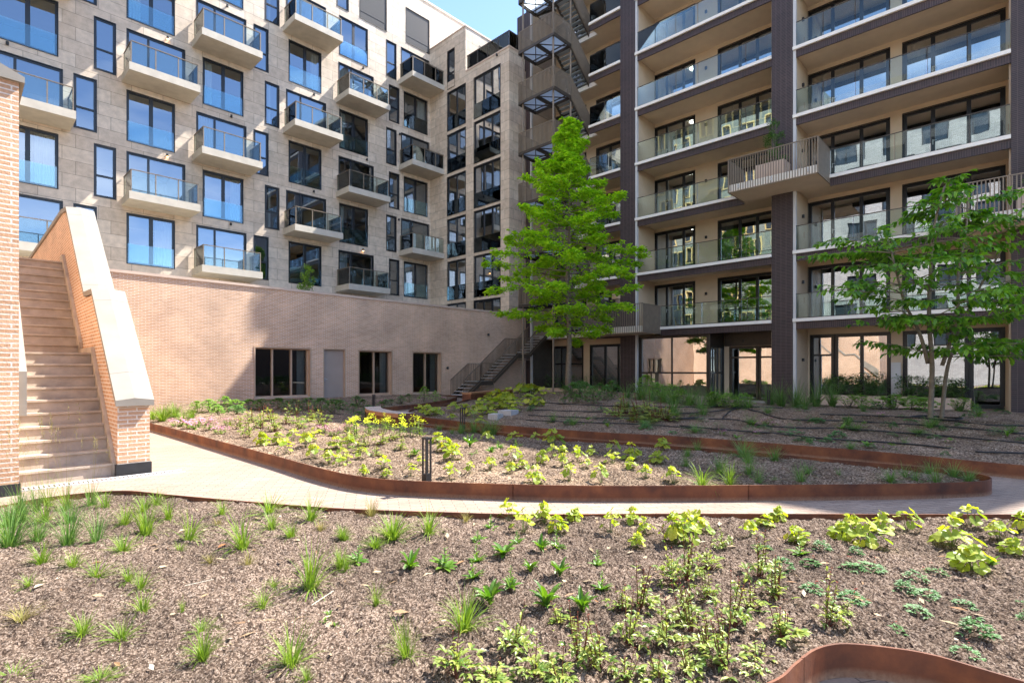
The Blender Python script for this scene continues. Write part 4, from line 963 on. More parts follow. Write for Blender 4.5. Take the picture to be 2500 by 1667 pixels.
def P_flower(seed, n, mat, hgt, leaf=GR1, cl=14, fsz=.07):
    rg = random.Random(seed); lf = MB(); s = MB(); f = MB()
    for i in range(n):
        az = rg.uniform(0, 6.28); r = .36 * math.sqrt(rg.random()); h = hgt * rg.uniform(.65, 1.05); x, y = r * math.cos(az), r * math.sin(az)
        s.tube([(x * .5, y * .5, 0), (x, y, h)], .008, 4, False)
        for q in range(cl):
            a = rg.uniform(0, 6.28); c = (x + rg.gauss(0, .05), y + rg.gauss(0, .05), h + rg.gauss(0, .05))
            for t in range(3): blade(f, c, a + t * 2.1, rg.uniform(-.2, .5), fsz, fsz * .8, .2, 2)
        for q in range(5): blade(lf, (x * .75, y * .75, h * rg.uniform(.1, .7)), rg.uniform(0, 6.28), rg.uniform(.1, .8), rg.uniform(.12, .24), .05, .6, 3, .12)
    return [('leaves', lf.mesh('leaves', leaf)), ('stems', s.mesh('stems', GRST)), ('flowers', f.mesh('flowers', mat))]
def P_bush(seed, n, mat, L=.13, asp=.45, hgt=.8):
    rg = random.Random(seed); lf = MB(); s = MB()
    for i in range(n):
        az = rg.uniform(0, 6.28); k = rg.random() ** .5; zz = rg.random() ** .7; r = .46 * k * math.sin(math.pi * min(1, .25 + zz * .72)); c = Vector((r * math.cos(az), r * math.sin(az), .08 + hgt * zz))
        if i % 6 == 0: s.tube([(c.x * .15, c.y * .15, 0), c], [.012, .004], 3, False)
        for q in range(3): blade(lf, c, az + (q - 1) * .9 + rg.uniform(-.5, .5), rg.uniform(-.2, .8), L * rg.uniform(.7, 1.2), L * asp, rg.uniform(.2, .8), 3, .14)
    return [('leaves', lf.mesh('leaves', mat)), ('stems', s.mesh('stems', BARK2))]
PROTO = {
    'grass': [P_grass(1, 95, 1, GR1), P_grass(2, 80, 1, GR1, spread=.2, lean=1.3), P_grass(3, 60, 1, GR1, lean=1.5), P_grass(15, 45, 1, GR1, lean=1.2, stiff=1.3), P_grass(16, 110, 1, GR1, lean=1.5)],
    'dgrass': [P_grass(4, 100, 1, GR2, lean=1.4, bw=.015), P_grass(5, 85, 1, GR2, lean=1.2, bw=.015), P_grass(17, 70, 1, GR2, lean=1.6, bw=.015)],
    'hgrass': [P_grass(6, 70, 1, GR2, heads=9, lean=1.2, bw=.013), P_grass(7, 60, 1, GR1, heads=6, lean=1.3, bw=.013)],
    'ygrass': [P_grass(8, 60, 1, GRY, lean=1.1), P_grass(9, 45, 1, GRY, lean=.9)],
    'lime': [P_round(11, 14), P_round(12, 11), P_round(13, 17), P_round(14, 9, .7), P_round(15, 20, .5), P_round(16, 7, .6)],
    'rosette': [P_rosette(21, 13, True), P_rosette(22, 15, False), P_rosette(23, 12, True), P_rosette(25, 10, True), P_rosette(26, 18, False)],
    'dome': [P_dome(31, 26, 3), P_dome(32, 30, 0), P_dome(33, 22, 2)],
    'redstem': [P_redstem(41, 5), P_redstem(42, 4), P_redstem(43, 6), P_redstem(44, 3, 1.3), P_redstem(47, 7, .7), P_redstem(48, 2, 1.6)],
    'variegated': [P_redstem(45, 4, 1.1), P_redstem(46, 3, 1.2)],
    'yellow': [P_flower(51, 9, YELF, .9, cl=9, fsz=.042), P_flower(52, 7, YELF, .95, cl=10, fsz=.042)],
    'pink': [P_flower(53, 9, PINKF, .45, cl=6, fsz=.05), P_flower(54, 7, PINKF, .5, cl=6, fsz=.05)],
    'bush': [P_bush(61, 110, BUSH), P_bush(62, 90, BUSH)],
    'fresh': [P_bush(63, 100, BUSHG), P_bush(64, 80, BUSHG)],
    'airy': [P_bush(65, 60, HEL, .10, .3), P_bush(66, 50, BUSH, .10, .3)],
    'sprout': [P_rosette(24, 6, False), P_bush(67, 9, ROS, .2, .4, .3)],
}
KIND = {  # object name, look, category, group stem
    'grass': ('grass_tuft', 'green grass tuft', 'grass'), 'dgrass': ('grass_tuft', 'deep green grass tuft', 'grass'), 'hgrass': ('flowering_grass', 'tall grass with seed heads', 'grass'),
    'ygrass': ('dry_grass_tuft', 'straw coloured grass tuft', 'grass'), 'lime': ('round_leaf_plant', 'lime round-leaved plant', 'plant'), 'rosette': ('rosette_plant', 'bright lance-leaved rosette', 'plant'),
    'dome': ('low_leafy_plant', 'low dark glossy plant', 'plant'), 'redstem': ('red_stemmed_plant', 'red-stemmed pale-leaved plant', 'plant'), 'variegated': ('pale_leafy_plant', 'pale olive-leaved plant', 'plant'),
    'yellow': ('yellow_flower', 'yellow flowering plant', 'flower'), 'pink': ('pink_flower', 'low pink flowering plant', 'flower'), 'bush': ('small_shrub', 'dark green shrub', 'shrub'),
    'fresh': ('small_shrub', 'fresh green shrub', 'shrub'), 'airy': ('airy_plant', 'loose small-leaved plant', 'plant'), 'sprout': ('small_sprout', 'tiny green sprout', 'plant')}
PLANTS = []   # (kind, bed, image x, image y, root)
MASTER = {}
def add_plant(kind, bed, x, y, z, wd, ht, ix, iy):
    vi = rnd.randrange(len(PROTO[kind])); key = (kind, vi); parts = PROTO[kind][vi]; nm = KIND[kind][0]
    if key not in MASTER:
        root = bpy.data.objects.new(nm, None); COL.objects.link(root); root.empty_display_size = .1
        for pn, me in parts:
            c = bpy.data.objects.new(pn, me); COL.objects.link(c); c.parent = root
        MASTER[key] = root
    else:
        src = MASTER[key]; root = src.copy(); COL.objects.link(root)
        for ch in src.children:
            c = ch.copy(); COL.objects.link(c); c.parent = root
    ew, eh = EXT[kind][vi]; wd = wd / ew; ht = min(max(ht / eh, .45 * wd), 2.2 * wd)
    root.location = (x, y, z - .01); root.rotation_euler = (rnd.uniform(-.17, .17), rnd.uniform(-.17, .17), rnd.uniform(0, 6.28)); root.scale = (wd, wd, ht)
    PLANTS.append((kind, bed, ix, iy, root))
BEDH = {'near': (NEAR, h_near), 'middle': (MID, h_mid), 'mound': (MOUND, h_mound)}
def extent(parts, pr=95, pz=98):
    r, z = [], []
    for _, me in parts:
        a = np.empty(len(me.vertices) * 3, 'f'); me.vertices.foreach_get('co', a); a = a.reshape(-1, 3); r.append(np.hypot(a[:, 0], a[:, 1])); z.append(a[:, 2])
    return 2 * float(np.percentile(np.concatenate(r), pr)), float(np.percentile(np.concatenate(z), pz))
EXT = {k: [extent(p[:1] if 'grass' in k else p, 70 if 'grass' in k else 92, 92 if 'grass' in k else 98) for p in v] for k, v in PROTO.items()}
def put(kind, bed, ix, iy, wp, hp):
    hf = BEDH[bed][1]; x, y, z = on_soil(ix, iy, hf)
    if not inside(BEDH[bed][0], np.array(x), np.array(y)): return False
    if min(pdist(NEAR_RIM, np.array(x), np.array(y)), 9) < .05 and bed == 'near': return False
    if bed == 'mound' and kind in ('lime', 'bush', 'fresh', 'dgrass', 'variegated'): wp *= 1.3; hp *= 1.2
    d = x * CT + y * ST; add_plant(kind, bed, x, y, z, wp * d / F_PX, hp * d / F_PX, ix, iy); return True
def crop(kind, bed, ox, oy, sc, txt):
    for q in txt.split(';'):
        v = [float(t) for t in q.split(',')]
        put(kind, bed, ox + v[0] / sc, oy + v[1] / sc, v[2] / sc, v[3] / sc)
# near bed, read off the photograph tuft by tuft
crop('dgrass', 'near', 0, 1230, 2.8, '70,300,300,280;250,265,190,170;460,290,210,260;660,260,230,200;480,140,170,150;160,120,170,150;60,150,160,160')
crop('hgrass', 'near', 0, 1230, 2.8, '140,60,150,170;330,20,150,170;460,40,160,190;40,40,150,170;620,20,150,150;250,60,140,170')
crop('grass', 'near', 0, 1230, 2.8, '310,130,160,130;850,140,140,120;1000,210,210,190;1150,100,130,120;980,55,130,100;720,30,140,110;1070,10,120,90;290,400,170,120;500,425,160,90;840,325,160,90;1230,320,100,60;1285,250,190,160;1515,68,120,90;1840,70,210,110;1860,170,150,110;1660,300,250,190;2120,110,160,140;1990,235,110,100;2340,240,90,90;660,505,160,100;880,520,140,90;960,580,140,110;200,560,130,70;980,740,190,120;560,890,190,130;830,920,190,110;1380,870,150,70;2120,580,270,250;2320,440,110,130;1790,700,160,100;1870,565,110,60;1390,1060,160,180;1990,1110,260,230;2100,1210,110,110;100,1195,190,80;680,1205,190,60;1245,735,60,80')
crop('ygrass', 'near', 0, 1230, 2.8, '1490,150,80,60;2190,175,80,60;1440,400,80,70;1690,430,100,90;150,790,190,90')
crop('sprout', 'near', 0, 1230, 2.8, '2250,760,70,40;2210,815,80,40;2290,835,60,40')
crop('grass', 'near', 840, 1230, 2.8, '585,85,120,90;330,240,230,150;570,205,200,150;210,300,130,80;15,245,80,80;220,685,120,130;815,880,230,240;430,1050,190,220;15,460,90,110')
crop('ygrass', 'near', 840, 1230, 2.8, '185,85,130,110;830,125,80,70')
crop('rosette', 'near', 840, 1230, 2.8, '90,395,150,130;445,455,160,160;685,430,210,140;910,400,130,130;885,510,150,130;1000,178,110,110;915,258,110,90;1190,268,100,100;1350,322,130,110;1455,302,110,140;1095,352,190,90;1275,470,120,160;1475,495,150,130;1725,420,120,120;1140,575,120,180;1000,690,210,170;1380,720,240,180;1640,740,190,210;1760,592,140,140')
crop('rosette', 'near', 1660, 1230, 2.8, '2125,430,110,100;820,345,140,100')
crop('lime', 'near', 840, 1230, 2.8, '1130,110,150,150;1230,190,190,170;1370,130,130,150;1460,205,150,130;1570,120,120,100;1820,200,140,180;1960,130,120,120;2060,200,120,120;2000,295,120,110;2260,270,190,230')
crop('lime', 'near', 1660, 1230, 2.8, '30,250,190,220;120,185,190,160;480,235,130,130;580,160,130,100;680,130,120,120;970,115,70,60;810,265,160,120;1110,245,180,130;1170,190,170,130;1280,295,270,200;1385,190,190,150;1550,180,170,160;1860,300,280,220;1975,150,190,150;1995,450,260,180;2190,250,180,140;2285,345,170,120;2320,190,120,180')
crop('dome', 'near', 1660, 1230, 2.8, '565,305,140,80;970,312,130,70;1205,352,110,70;1180,455,170,100;1300,445,200,100;890,412,150,70;1610,515,150,110;1750,475,140,80;1540,605,160,90;1690,625,160,90;1620,735,170,90;1180,665,190,120;910,600,160,100;1480,875,150,90;1940,695,140,80;2330,685,80,70;2040,915,250,140;1970,1035,210,120;700,455,150,100;2380,800,120,80')
crop('redstem', 'near', 840, 1230, 2.8, '770,1190,330,480;1160,1000,270,380;1320,1180,280,330;1610,1060,260,420;1750,1120,270,400;1950,960,260,400;2010,720,260,330;2200,960,280,380;2250,560,230,400;2330,800,220,300;1030,1215,280,200;1480,1215,260,260;1920,1215,250,240;2150,1215,260,260;1480,830,200,170;1890,720,180,170')
crop('redstem', 'near', 1660, 1230, 2.8, '40,520,210,370;190,440,200,250;295,300,130,180;540,500,240,330;660,640,250,300;340,830,270,420;310,1120,330,400;70,870,240,370;690,900,320,240;1005,830,230,420;530,1060,220,170;60,1170,230,260;1120,740,160,110;480,720,200,220;180,650,200,260;520,1180,200,150;180,1000,230,260')
# middle bed
crop('lime', 'middle', 840, 960, 2.8, '30,380,110,110;120,450,110,90;130,560,80,80;20,480,90,80;260,520,120,100;290,570,80,60;455,560,100,90;520,490,80,70;640,340,120,80;690,400,130,100;740,455,140,120;720,580,130,120;865,548,90,90;1000,518,110,90;985,335,100,80;1170,340,140,80;1130,548,100,90;1160,465,130,110;1225,515,100,100;1300,612,140,130;1350,478,90,100;1430,350,150,110;1430,430,100,90;1490,500,90,100;1530,295,80,50;1590,328,100,60;1540,600,130,130;1600,470,120,120;1660,510,90,70;1740,318,120,90;1760,612,140,140;1840,480,120,100;1835,400,110,90;1940,310,110,70;1960,520,100,90;1975,450,140,120;2060,350,110,80;2060,580,100,100;2130,345,190,100;2150,480,130,90;2180,390,120,90;2250,615,120,120;1690,420,80,70;1500,410,80,60;1310,320,80,60;1870,320,90,70')
crop('lime', 'middle', 0, 960, 2.8, '1790,370,110,110;1890,350,100,90;1950,415,130,110;2000,330,110,90;2090,370,120,110;2150,330,120,100;2150,450,120,110;2250,480,110,100;2320,500,100,90;2300,380,120,90;2340,440,90,80')
crop('yellow', 'middle', 840, 960, 2.8, '80,290,120,150;190,290,130,150;260,280,130,150;370,300,130,150;450,290,100,120;510,300,130,160;40,260,90,100;310,250,100,100')
crop('pink', 'middle', 0, 960, 2.8, '1220,225,110,60;1330,240,140,70;1400,215,120,60;1500,280,120,60;1440,250,110,60;1560,220,110,60;2280,290,110,60;2200,270,110,60')
crop('pink', 'middle', 840, 960, 2.8, '20,260,80,60;380,215,90,60;770,225,70,60;600,225,60,40;60,210,80,60')
crop('variegated', 'middle', 0, 960, 2.8, '1700,300,120,170;1790,240,130,150;1880,260,140,150;1960,210,140,150;2050,240,150,160;2120,200,140,150;1850,190,130,120;2020,150,140,120;1720,200,120,110;2200,220,140,140;1640,240,120,110')
crop('variegated', 'middle', 840, 960, 2.8, '40,330,130,110;150,360,130,110;260,350,120,110;390,390,120,110;330,320,120,100;220,430,120,90;480,430,110,100;100,400,120,90')
crop('rosette', 'middle', 840, 960, 2.8, '860,370,110,80;1060,375,100,60;800,270,80,60;900,425,90,40;1180,370,90,60;1010,410,80,50;490,430,70,70;850,330,80,60')
crop('dgrass', 'middle', 840, 960, 2.8, '890,270,110,90;960,280,120,80;1020,285,130,110;1100,285,130,110;1170,285,120,100;1260,285,120,80;650,250,70,40;740,280,70,50;800,275,90,70')
crop('grass', 'middle', 1660, 960, 2.8, '150,630,180,120;340,622,140,120')
crop('dgrass', 'middle', 1660, 960, 2.8, '270,545,150,110;540,620,140,110;470,560,130,110;460,490,140,110;430,440,190,110;650,465,130,100;830,615,130,110;870,545,120,70;1090,565,60,50;1250,495,100,80;1540,500,200,100;1440,605,140,80;1540,580,130,80;1610,595,110,80;1750,610,160,120;1870,575,140,90;1970,605,120,90;1700,560,120,90;800,400,90,60;50,430,90,60;240,400,90,90;120,400,80,80;40,500,90,80;650,610,60,40')
crop('airy', 'middle', 1660, 960, 2.8, '1000,460,150,70;1130,480,120,60;1070,450,60,130;900,420,110,80;560,390,90,90;680,390,80,80')
crop('grass', 'middle', 0, 960, 2.8, '1040,180,110,70;1110,190,120,90;1200,160,110,80;1310,170,110,80;1150,160,100,60;1250,190,100,60')
crop('fresh', 'middle', 0, 960, 2.8, '1350,130,120,80;1430,130,130,90;1530,120,120,100;1620,120,120,80;1490,150,110,70')
crop('bush', 'middle', 0, 960, 2.8, '1700,110,130,70;1800,115,140,80;1900,110,140,80;2000,120,150,80;2100,110,150,80;2190,120,150,90;2280,140,150,100;2330,110,120,70;1620,140,120,60')
crop('bush', 'middle', 860, 940, 5.88, '60,300,200,150;160,320,160,120;20,420,220,160;250,430,220,150;360,470,200,130;100,500,220,130;420,330,160,90;560,290,160,90;700,270,150,120;820,250,160,130;480,280,120,80')
crop('pink', 'middle', 860, 940, 5.88, '440,260,130,60;1300,220,120,60')
crop('fresh', 'middle', 1200, 500, 2.904, '-480,1395,90,110;-400,1395,70,80')
# far mound
crop('lime', 'mound', 860, 940, 5.88, '960,400,150,110;1080,440,200,140;1180,450,180,120;1240,420,130,90;1430,500,120,80;1460,390,160,130;1560,390,130,110;1650,450,130,160;1750,480,160,120;1860,440,180,130;1990,440,150,110;1830,540,140,90;1800,370,170,120;1850,310,150,110;1990,330,140,90;2060,270,170,130;2180,260,220,140;2280,280,170,130;2200,350,180,110;2300,390,150,100;2120,340,120,90;1940,230,140,100')
crop('lime', 'mound', 1200, 500, 2.904, '30,1400,120,80;120,1390,110,80;210,1370,120,90;290,1360,120,80;370,1385,110,80;60,1440,120,80;160,1450,110,70;260,1420,100,70;330,1430,90,60')
crop('bush', 'mound', 1280, 760, 6.533, '640,1400,190,180;760,1390,210,220;880,1380,230,230;980,1420,240,250;1100,1470,230,230;1190,1410,230,220;1300,1420,200,200;1400,1400,230,250;840,1460,180,120;650,1480,150,100')
crop('variegated', 'mound', 1200, 500, 2.904, '890,1500,150,100;960,1480,150,120;1040,1490,160,130;1110,1470,150,130;1180,1510,160,120;1240,1530,150,100;1010,1540,150,80;1130,1540,150,80;930,1440,120,90')
crop('dgrass', 'mound', 1200, 500, 2.904, '1060,1380,130,100;1130,1390,120,90;1210,1400,130,100;1300,1410,130,90;1400,1420,140,100;1480,1440,130,90;1560,1430,140,100;1650,1430,130,90;1740,1440,130,90;1820,1440,120,80;960,1370,120,80;1290,1470,120,80;1500,1490,110,70;960,1440,100,60')
crop('fresh', 'mound', 1200, 500, 2.904, '1100,1350,130,120;1180,1380,130,100;1270,1390,130,100;1350,1410,120,90;1590,1430,110,90;1690,1440,130,90;1790,1430,120,80')
crop('dgrass', 'mound', 1860, 500, 2.903, '60,1420,110,100;140,1430,120,120;240,1440,120,130;380,1430,130,150;500,1430,110,140;300,1450,110,90')
crop('fresh', 'mound', 1860, 500, 2.903, '620,1440,150,80;700,1440,140,80;850,1450,140,80;940,1450,150,90;1060,1450,150,80;1150,1460,150,80;1310,1450,150,90;1420,1460,140,80')
crop('bush', 'mound', 1860, 500, 2.903, '1500,1450,160,90;1600,1460,160,90;1700,1460,150,100;1800,1470,140,90')
for i in range(150):
    ix, iy = rnd.uniform(1280, 2495), rnd.uniform(1000, 1125)
    lim = 1040 + max(0, (ix - 1400)) * .085
    if iy > lim: continue
    put(rnd.choice(['sprout', 'dome', 'dgrass', 'airy', 'airy', 'dome']), 'mound', ix, iy, rnd.uniform(20, 42), rnd.uniform(10, 20))
for (ix, iy) in ((1850, 1062), (1765, 1060), (1868, 1035), (1892, 1040), (2150, 990 + 28), (1880, 1030)): put('pink', 'mound', ix, iy, 22, 14)
# labels: bed, row, place in the row
ORD = ['first', 'second', 'third', 'fourth', 'fifth', 'sixth', 'seventh', 'eighth', 'ninth', 'tenth', 'eleventh', 'twelfth', 'thirteenth']
BED = {'near': 'near bed', 'middle': 'middle bed', 'mound': 'far mound'}
fam = {}
for p in PLANTS: fam.setdefault((KIND[p[0]][1], p[1]), []).append(p)
for (look, bed), L in fam.items():
    nrow = max(1, math.ceil(len(L) / 9)); L.sort(key=lambda p: -p[3]); per = math.ceil(len(L) / nrow)
    for r in range(nrow):
        row = sorted(L[r * per:(r + 1) * per], key=lambda p: p[2])
        rn = '' if nrow == 1 else ('front row of ' if r == 0 else 'back row of ' if r == nrow - 1 else ORD[r] + ' row of ')
        for i, p in enumerate(row):
            if len(row) == 1: pos = 'the only one in the '
            elif i == len(row) - 1: pos = 'rightmost in the '
            elif i == 0: pos = 'leftmost in the '
            else: pos = ORD[i] + ' from left in the '
            setp(p[4], f'{look}, {pos}{rn}{"the " if rn else ""}{BED[bed]}', KIND[p[0]][2], f'{look}s in the {BED[bed]}')

# ------------------------------------------------------------------ planters with shrubs
def leaf_cloud(lf, c, rx, rz, n, L, asp, rg, flat=.5):
    for i in range(n):
        v = Vector((rg.gauss(0, 1), rg.gauss(0, 1), rg.gauss(0, 1))).normalized() * rg.random() ** .45
        p = (c[0] + v.x * rx, c[1] + v.y * rx, c[2] + v.z * rz)
        blade(lf, p, rg.uniform(0, 6.28), rg.uniform(-.6, .9) * flat, L * rg.uniform(.7, 1.25), L * asp, rg.uniform(.1, .8), 2, .12)
def hedge(x0, x1, y0, y1, z, top, lab, mat=BUSH, n=1500, L=.135, name='planter_shrub', grp='shrubs in the planter boxes', seed=1):
    rg = random.Random(seed); t = thing(name, lab, 'shrub', ((x0 + x1) / 2, (y0 + y1) / 2, z), grp); lf = MB(); s = MB()
    k = max(1, int((y1 - y0) / .45))
    for i in range(k):
        cy = y0 + (y1 - y0) * (i + .5) / k; cx = (x0 + x1) / 2; h = (top - z) * rg.uniform(.75, 1.05)
        s.tube([(cx, cy, z - .02), (cx + rg.uniform(-.1, .1), cy + rg.uniform(-.1, .1), z + h)], [.015, .005], 5)
        for q in range(7):
            zz = z + h * (.15 + .85 * q / 7); r = .30 * (1 - .5 * q / 7); leaf_cloud(lf, (cx + rg.uniform(-.15, .15), cy + rg.uniform(-.2, .2), zz), r, .16, n // k // 7, L, .45, rg)
    lf.build('leaves', mat, t); s.build('stems', BARK2, t); return t
planter_box(26.75, 27.3, 4.25, 6.65, .0, .44, 'long sand coloured planter before the left pink-reflecting glazing')
hedge(26.8, 27.25, 4.35, 6.6, .36, 1.42, 'dark shrubs in the ground floor planter left of the grey post', seed=2)
planter_box(26.75, 27.3, 1.55, 3.92, .0, .44, 'long sand coloured planter behind the right tree trunk')
hedge(26.8, 27.25, 1.65, 3.9, .36, 1.36, 'dark shrubs in the ground floor planter behind the right tree', seed=3)
planter_box(26.3, 26.85, 18.0, 22.8, .0, .40, 'long sand coloured planter behind the trunk of the tall tree')
hedge(26.35, 26.8, 18.1, 22.7, .32, 1.25, 'dark shrubs in the ground floor planter behind the tall tree', n=1100, seed=4)
planter_box(24.75, 25.6, 7.55, 8.75, 9.79, 10.62, 'big square planter box on the bronze balcony across the middle pier')
def cone_shrub(x, y, z, h, r, lab, mat, seed, n=1500, L=.09):
    rg = random.Random(seed); t = thing('planter_shrub', lab, 'shrub', (x, y, z), 'shrubs in the planter boxes'); lf = MB(); s = MB()
    for q in range(26):
        zz = rg.random(); a = rg.uniform(0, 6.28); rr2 = r * (1 - zz * .75) * rg.uniform(.3, 1.1); p = (x + rr2 * math.cos(a), y + rr2 * math.sin(a), z + .15 + zz * h)
        s.tube([(x, y, z), ((x + p[0]) / 2, (y + p[1]) / 2, z + zz * h * .6), p], [.012, .008, .004], 4, False); leaf_cloud(lf, p, r * .32, h * .09, n // 26, L, .4, rg, 1)
    lf.build('leaves', mat, t); s.build('stems', BARK2, t)
cone_shrub(25.2, 8.1, 10.5, 1.85, .55, 'slim dark green shrub rising from the planter on the bronze balcony', BUSH, 5)
planter_box(24.7, 25.5, -.9, .28, 6.79, 7.62, 'square planter box on the bronze balcony at the right edge')
cone_shrub(25.1, -.35, 7.5, 1.7, .6, 'dark green shrub in the balcony planter at the right edge', BUSH, 6)
cone_shrub(11.57, 24.4, 3.7, 2.45, .62, 'pale green bush showing above the brick terrace wall', BUSHG, 7, 1700, .13)
# panes leaning on the ground floor wall
m = MB(); m.box(-.02, .02, -.55, .55, 0, 1.85); o = m.build('door_panel', LGREY, loc=(0, 0, 0), label='narrow grey panel standing between the two right planters', cat='panel'); o.location = (27.5, 4.0, 0); o.scale = (1, .3, 1)

# ------------------------------------------------------------------ trees
def limb(m, p, d, L, r0, r1, rg, seg=6, up=.05, wob=.08):
    pts = [Vector(p)]; d = Vector(d).normalized()
    for i in range(seg):
        d = (d + Vector((rg.uniform(-wob, wob), rg.uniform(-wob, wob), rg.uniform(-wob, wob) + up))).normalized(); pts.append(pts[-1] + d * L / seg)
    m.tube(pts, [r0 + (r1 - r0) * i / seg for i in range(seg + 1)], 6, False); return pts
TREEL = leafmat('bright_tree_leaves', (.15, .36, .015), (.50, .70, .06), .5, .45, .3)
t1 = thing('tall_tree', 'tall bright green young tree with layered crown before the steel escape stair', 'tree', (18.6, 14.5, .40))
rg = random.Random(77); tk = MB(); bo = Vector((18.6, 14.5, .4)); tp = [bo]
for i in range(1, 13): tp.append(bo + Vector((.05 * math.sin(i * .9) + .012 * i, .04 * math.cos(i * 1.3), 12.0 * i / 12)))
tk.tube(tp, [.135 - .011 * i for i in range(13)], 12); tk.build('trunk', BARK, t1, smooth=True)
prof_z = [3.0, 3.7, 4.6, 6.1, 7.7, 9.3, 10.4, 11.2, 12.0, 12.6]; prof_r = [1.3, 2.9, 3.25, 3.25, 2.85, 2.0, 1.1, .62, .4, .18]
def crown_r(z): return float(np.interp(z, prof_z, prof_r))
br = MB(); lf = MB()
def leaf2(m, c, az, el, L, W):
    c = Vector(c); d = Vector((math.cos(az) * math.cos(el), math.sin(az) * math.cos(el), math.sin(el))); sd = Vector((-math.sin(az), math.cos(az), .25)) * W / 2; up = Vector((0, 0, W * .22)); k = len(m.v)
    m.v += [tuple(c), tuple(c + d * L * .5 - sd + up), tuple(c + d * L - Vector((0, 0, L * .18))), tuple(c + d * L * .5 + sd + up)]; m.f += [(k, k + 1, k + 2), (k, k + 2, k + 3)]
def leaf_star(c, n, L, rg):
    for q in range(n): leaf2(lf, c + Vector((rg.gauss(0, .05), rg.gauss(0, .05), rg.gauss(0, .04))), rg.uniform(0, 6.28), rg.uniform(-.5, .6), L * rg.uniform(.65, 1.25), L * .5)
nb = 124
for i in range(nb):
    z = 2.9 + 9.4 * (i / nb) ** .92; az = 2.399963 * i + rg.uniform(-.35, .35); Lb = crown_r(z) * rg.choice([.45, .65, .8, .92, 1.0, 1.08, .55]); 
    if i % 17 == 3: Lb *= 1.18
    p = Vector(np.array([np.interp(z, [q.z for q in tp], [q[k] for q in tp]) for k in (0, 1)] + [z]))
    el = rg.uniform(-.12, .22) + .45 * max(0, (z - 8.5) / 4); d = Vector((math.cos(az) * math.cos(el), math.sin(az) * math.cos(el), math.sin(el)))
    pts = limb(br, p, d, Lb, .012 + .016 * Lb / 3, .005, rg, 7, -.01 + .02 * (z > 8), .07)
    for j in range(2, len(pts)):
        fr_ = j / (len(pts) - 1)
        for s in range(3 if j < 5 else 4):
            a2 = az + rg.choice((-1, 1)) * rg.uniform(.4, 1.3); l2 = (.22 + .55 * (1 - fr_)) * (Lb / 3) ** .5 * rg.uniform(.6, 1.25); e2 = rg.uniform(-.25, .3)
            q = limb(br, pts[j], (math.cos(a2), math.sin(a2), e2), l2, .007, .003, rg, 3, .02, .1)
            for k in (1, 2, 3):
                leaf_star(q[k] + Vector((rg.gauss(0, .06), rg.gauss(0, .06), rg.gauss(0, .05))), (1 if rg.random() < .5 else 2) if fr_ < .45 else 5, .19, rg)
        leaf_star(pts[j], 2, .2, rg)
    leaf_star(pts[-1], 12, .18, rg)
cr_ = lf.build('crown', TREEL, t1); br.build('branches', BARK, t1)
T2L = leafmat('right_tree_leaves', (.045, .15, .018), (.24, .45, .05), .45, .4, .4)
t2 = thing('small_tree', 'small multi-stemmed tree with large drooping green leaves on the mound at right', 'tree', (14.8, 1.47, .42))
rg = random.Random(99); tk = MB(); br = MB(); lf = MB(); B0 = Vector((14.8, 1.47, .42)); RV = Vector((ST, -CT, 0)); FV = Vector((CT, ST, 0))
stems = [(Vector((-.1, 0, 0)), [(0, 0), (.02, 1.2), (-.05, 2.2), (.0, 3.4), (.15, 4.3), (.3, 5.1)], .047), (Vector((.22, .1, 0)), [(0, 0), (.15, 1.0), (.3, 1.6), (.75, 2.6), (1.2, 3.5), (1.7, 4.4)], .036), (Vector((-.1, 0, 0)), [(-.02, 1.25), (-.25, 1.9), (-.5, 2.6), (-.75, 3.3), (-.9, 3.9)], .035), (Vector((.1, 0, 0)), [(.1, 1.2), (.35, 2.2), (.45, 3.2), (.65, 4.2), (.6, 4.9)], .035)]
allp = []
for o0, L_, r_ in stems:
    pts = [B0 + RV * (o0.x + a) + FV * (o0.y + rg.uniform(-.08, .08)) + Vector((0, 0, b - (.1 if b == 0 else 0))) for a, b in L_]
    sp_ = [Vector(q) for q in spline([tuple(p) for p in pts], 4)]; tk.tube(sp_, [r_ * (1 - .8 * i / len(sp_)) + .006 for i in range(len(sp_))], 8); allp += [(p, i / len(sp_)) for i, p in enumerate(sp_) if p.z > 1.75]
tk.build('trunk', BARK2, t2, smooth=True)
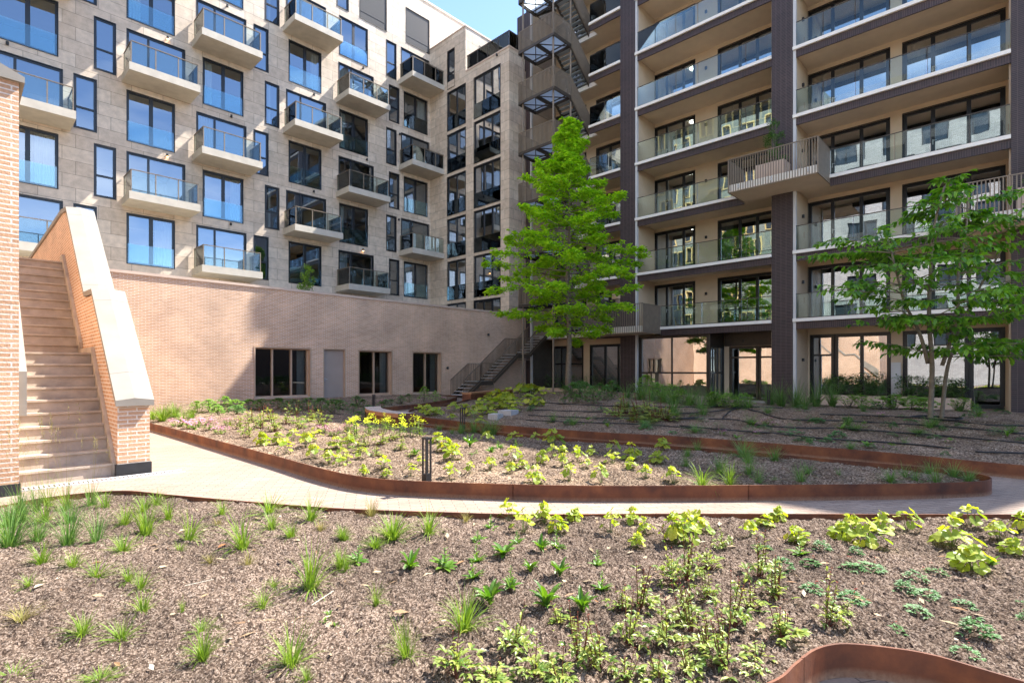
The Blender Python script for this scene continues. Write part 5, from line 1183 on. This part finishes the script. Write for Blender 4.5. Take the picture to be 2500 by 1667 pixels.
for i in range(82):
    p, f_ = rg.choice(allp); az = rg.uniform(0, 6.28); zz = p.z; L2 = float(np.interp(zz, [1.7, 2.4, 3.4, 4.4, 5.2, 5.8], [1.5, 2.0, 1.9, 1.5, .8, .4])) * rg.uniform(.55, 1.05); el = rg.uniform(-.05, .5)
    pts = limb(br, p, (math.cos(az) * math.cos(el), math.sin(az) * math.cos(el), math.sin(el)), L2, .014, .004, rg, 7, -.03, .08)
    for j in range(2, 8):
        for s in range(2):
            a2 = az + rg.choice((-1, 1)) * rg.uniform(.3, 1.1); tw = limb(br, pts[j], (math.cos(a2), math.sin(a2), rg.uniform(-.2, .2)), rg.uniform(.15, .42), .005, .002, rg, 3, -.03, .1)
            for k in (1, 2, 3, 3):
                for side in (-1, 1):
                    if rg.random() < .8: blade(lf, tw[k], a2 + side * rg.uniform(.5, 1.1), rg.uniform(-1.0, .3), rg.uniform(.12, .20), rg.uniform(.06, .085), rg.uniform(.2, .7), 3, .14)
    blade(lf, pts[-1], az, -.2, .16, .07, .5, 3, .14)
lf.build('crown', T2L, t2); br.build('branches', BARK2, t2)
m = MB()
for k in range(3):
    rr3 = .38 + .04 * k; pts = [(14.9 + rr3 * math.cos(a * .35) , 1.45 + rr3 * math.sin(a * .35), float(h_mound(np.array(14.9), np.array(1.45))) + .02 + .012 * k + .01 * math.sin(a)) for a in range(19)]; m.tube(pts, .011, 6)
m.build('coiled_hose', RUBBER, loc=(14.9, 1.45, .45), smooth=True, label='coiled black hose ring round the foot of the right tree', cat='hose')
# litter on the near bed
for ix, iy, lab in ((534, 1342, 'curled orange brown dead leaf lying near a big grass tuft'),):
    x, y, z = on_soil(ix, iy, h_near); m = MB(); blade(m, (0, 0, 0), .4, .2, .075, .03, .5, 4, .25); o = m.build('dead_leaf', plain('dead_leaf', (.35, .12, .03), .7), loc=(0, 0, 0), label=lab, cat='leaf'); o.location = (x, y, z + .02)
for (a, b, c, d), lab in (((1265, 580, 1460, 540), 'pale straw stalk lying on the soil in the left of the near bed'), ((2130, 715, 2280, 620), 'thin pale straw stalk lying on the soil beside a big grass tuft')):
    p = on_soil(a / 2.8, 1230 + b / 2.8, h_near); q = on_soil(c / 2.8, 1230 + d / 2.8, h_near); m = MB(); m.tube([(p[0], p[1], p[2] + .022), (q[0], q[1], q[2] + .026)], .0022, 5)
    m.build('straw_stalk', plain('straw', (.6, .54, .42), .7), loc=p, label=lab, cat='stalk', group='dry straw stalks')
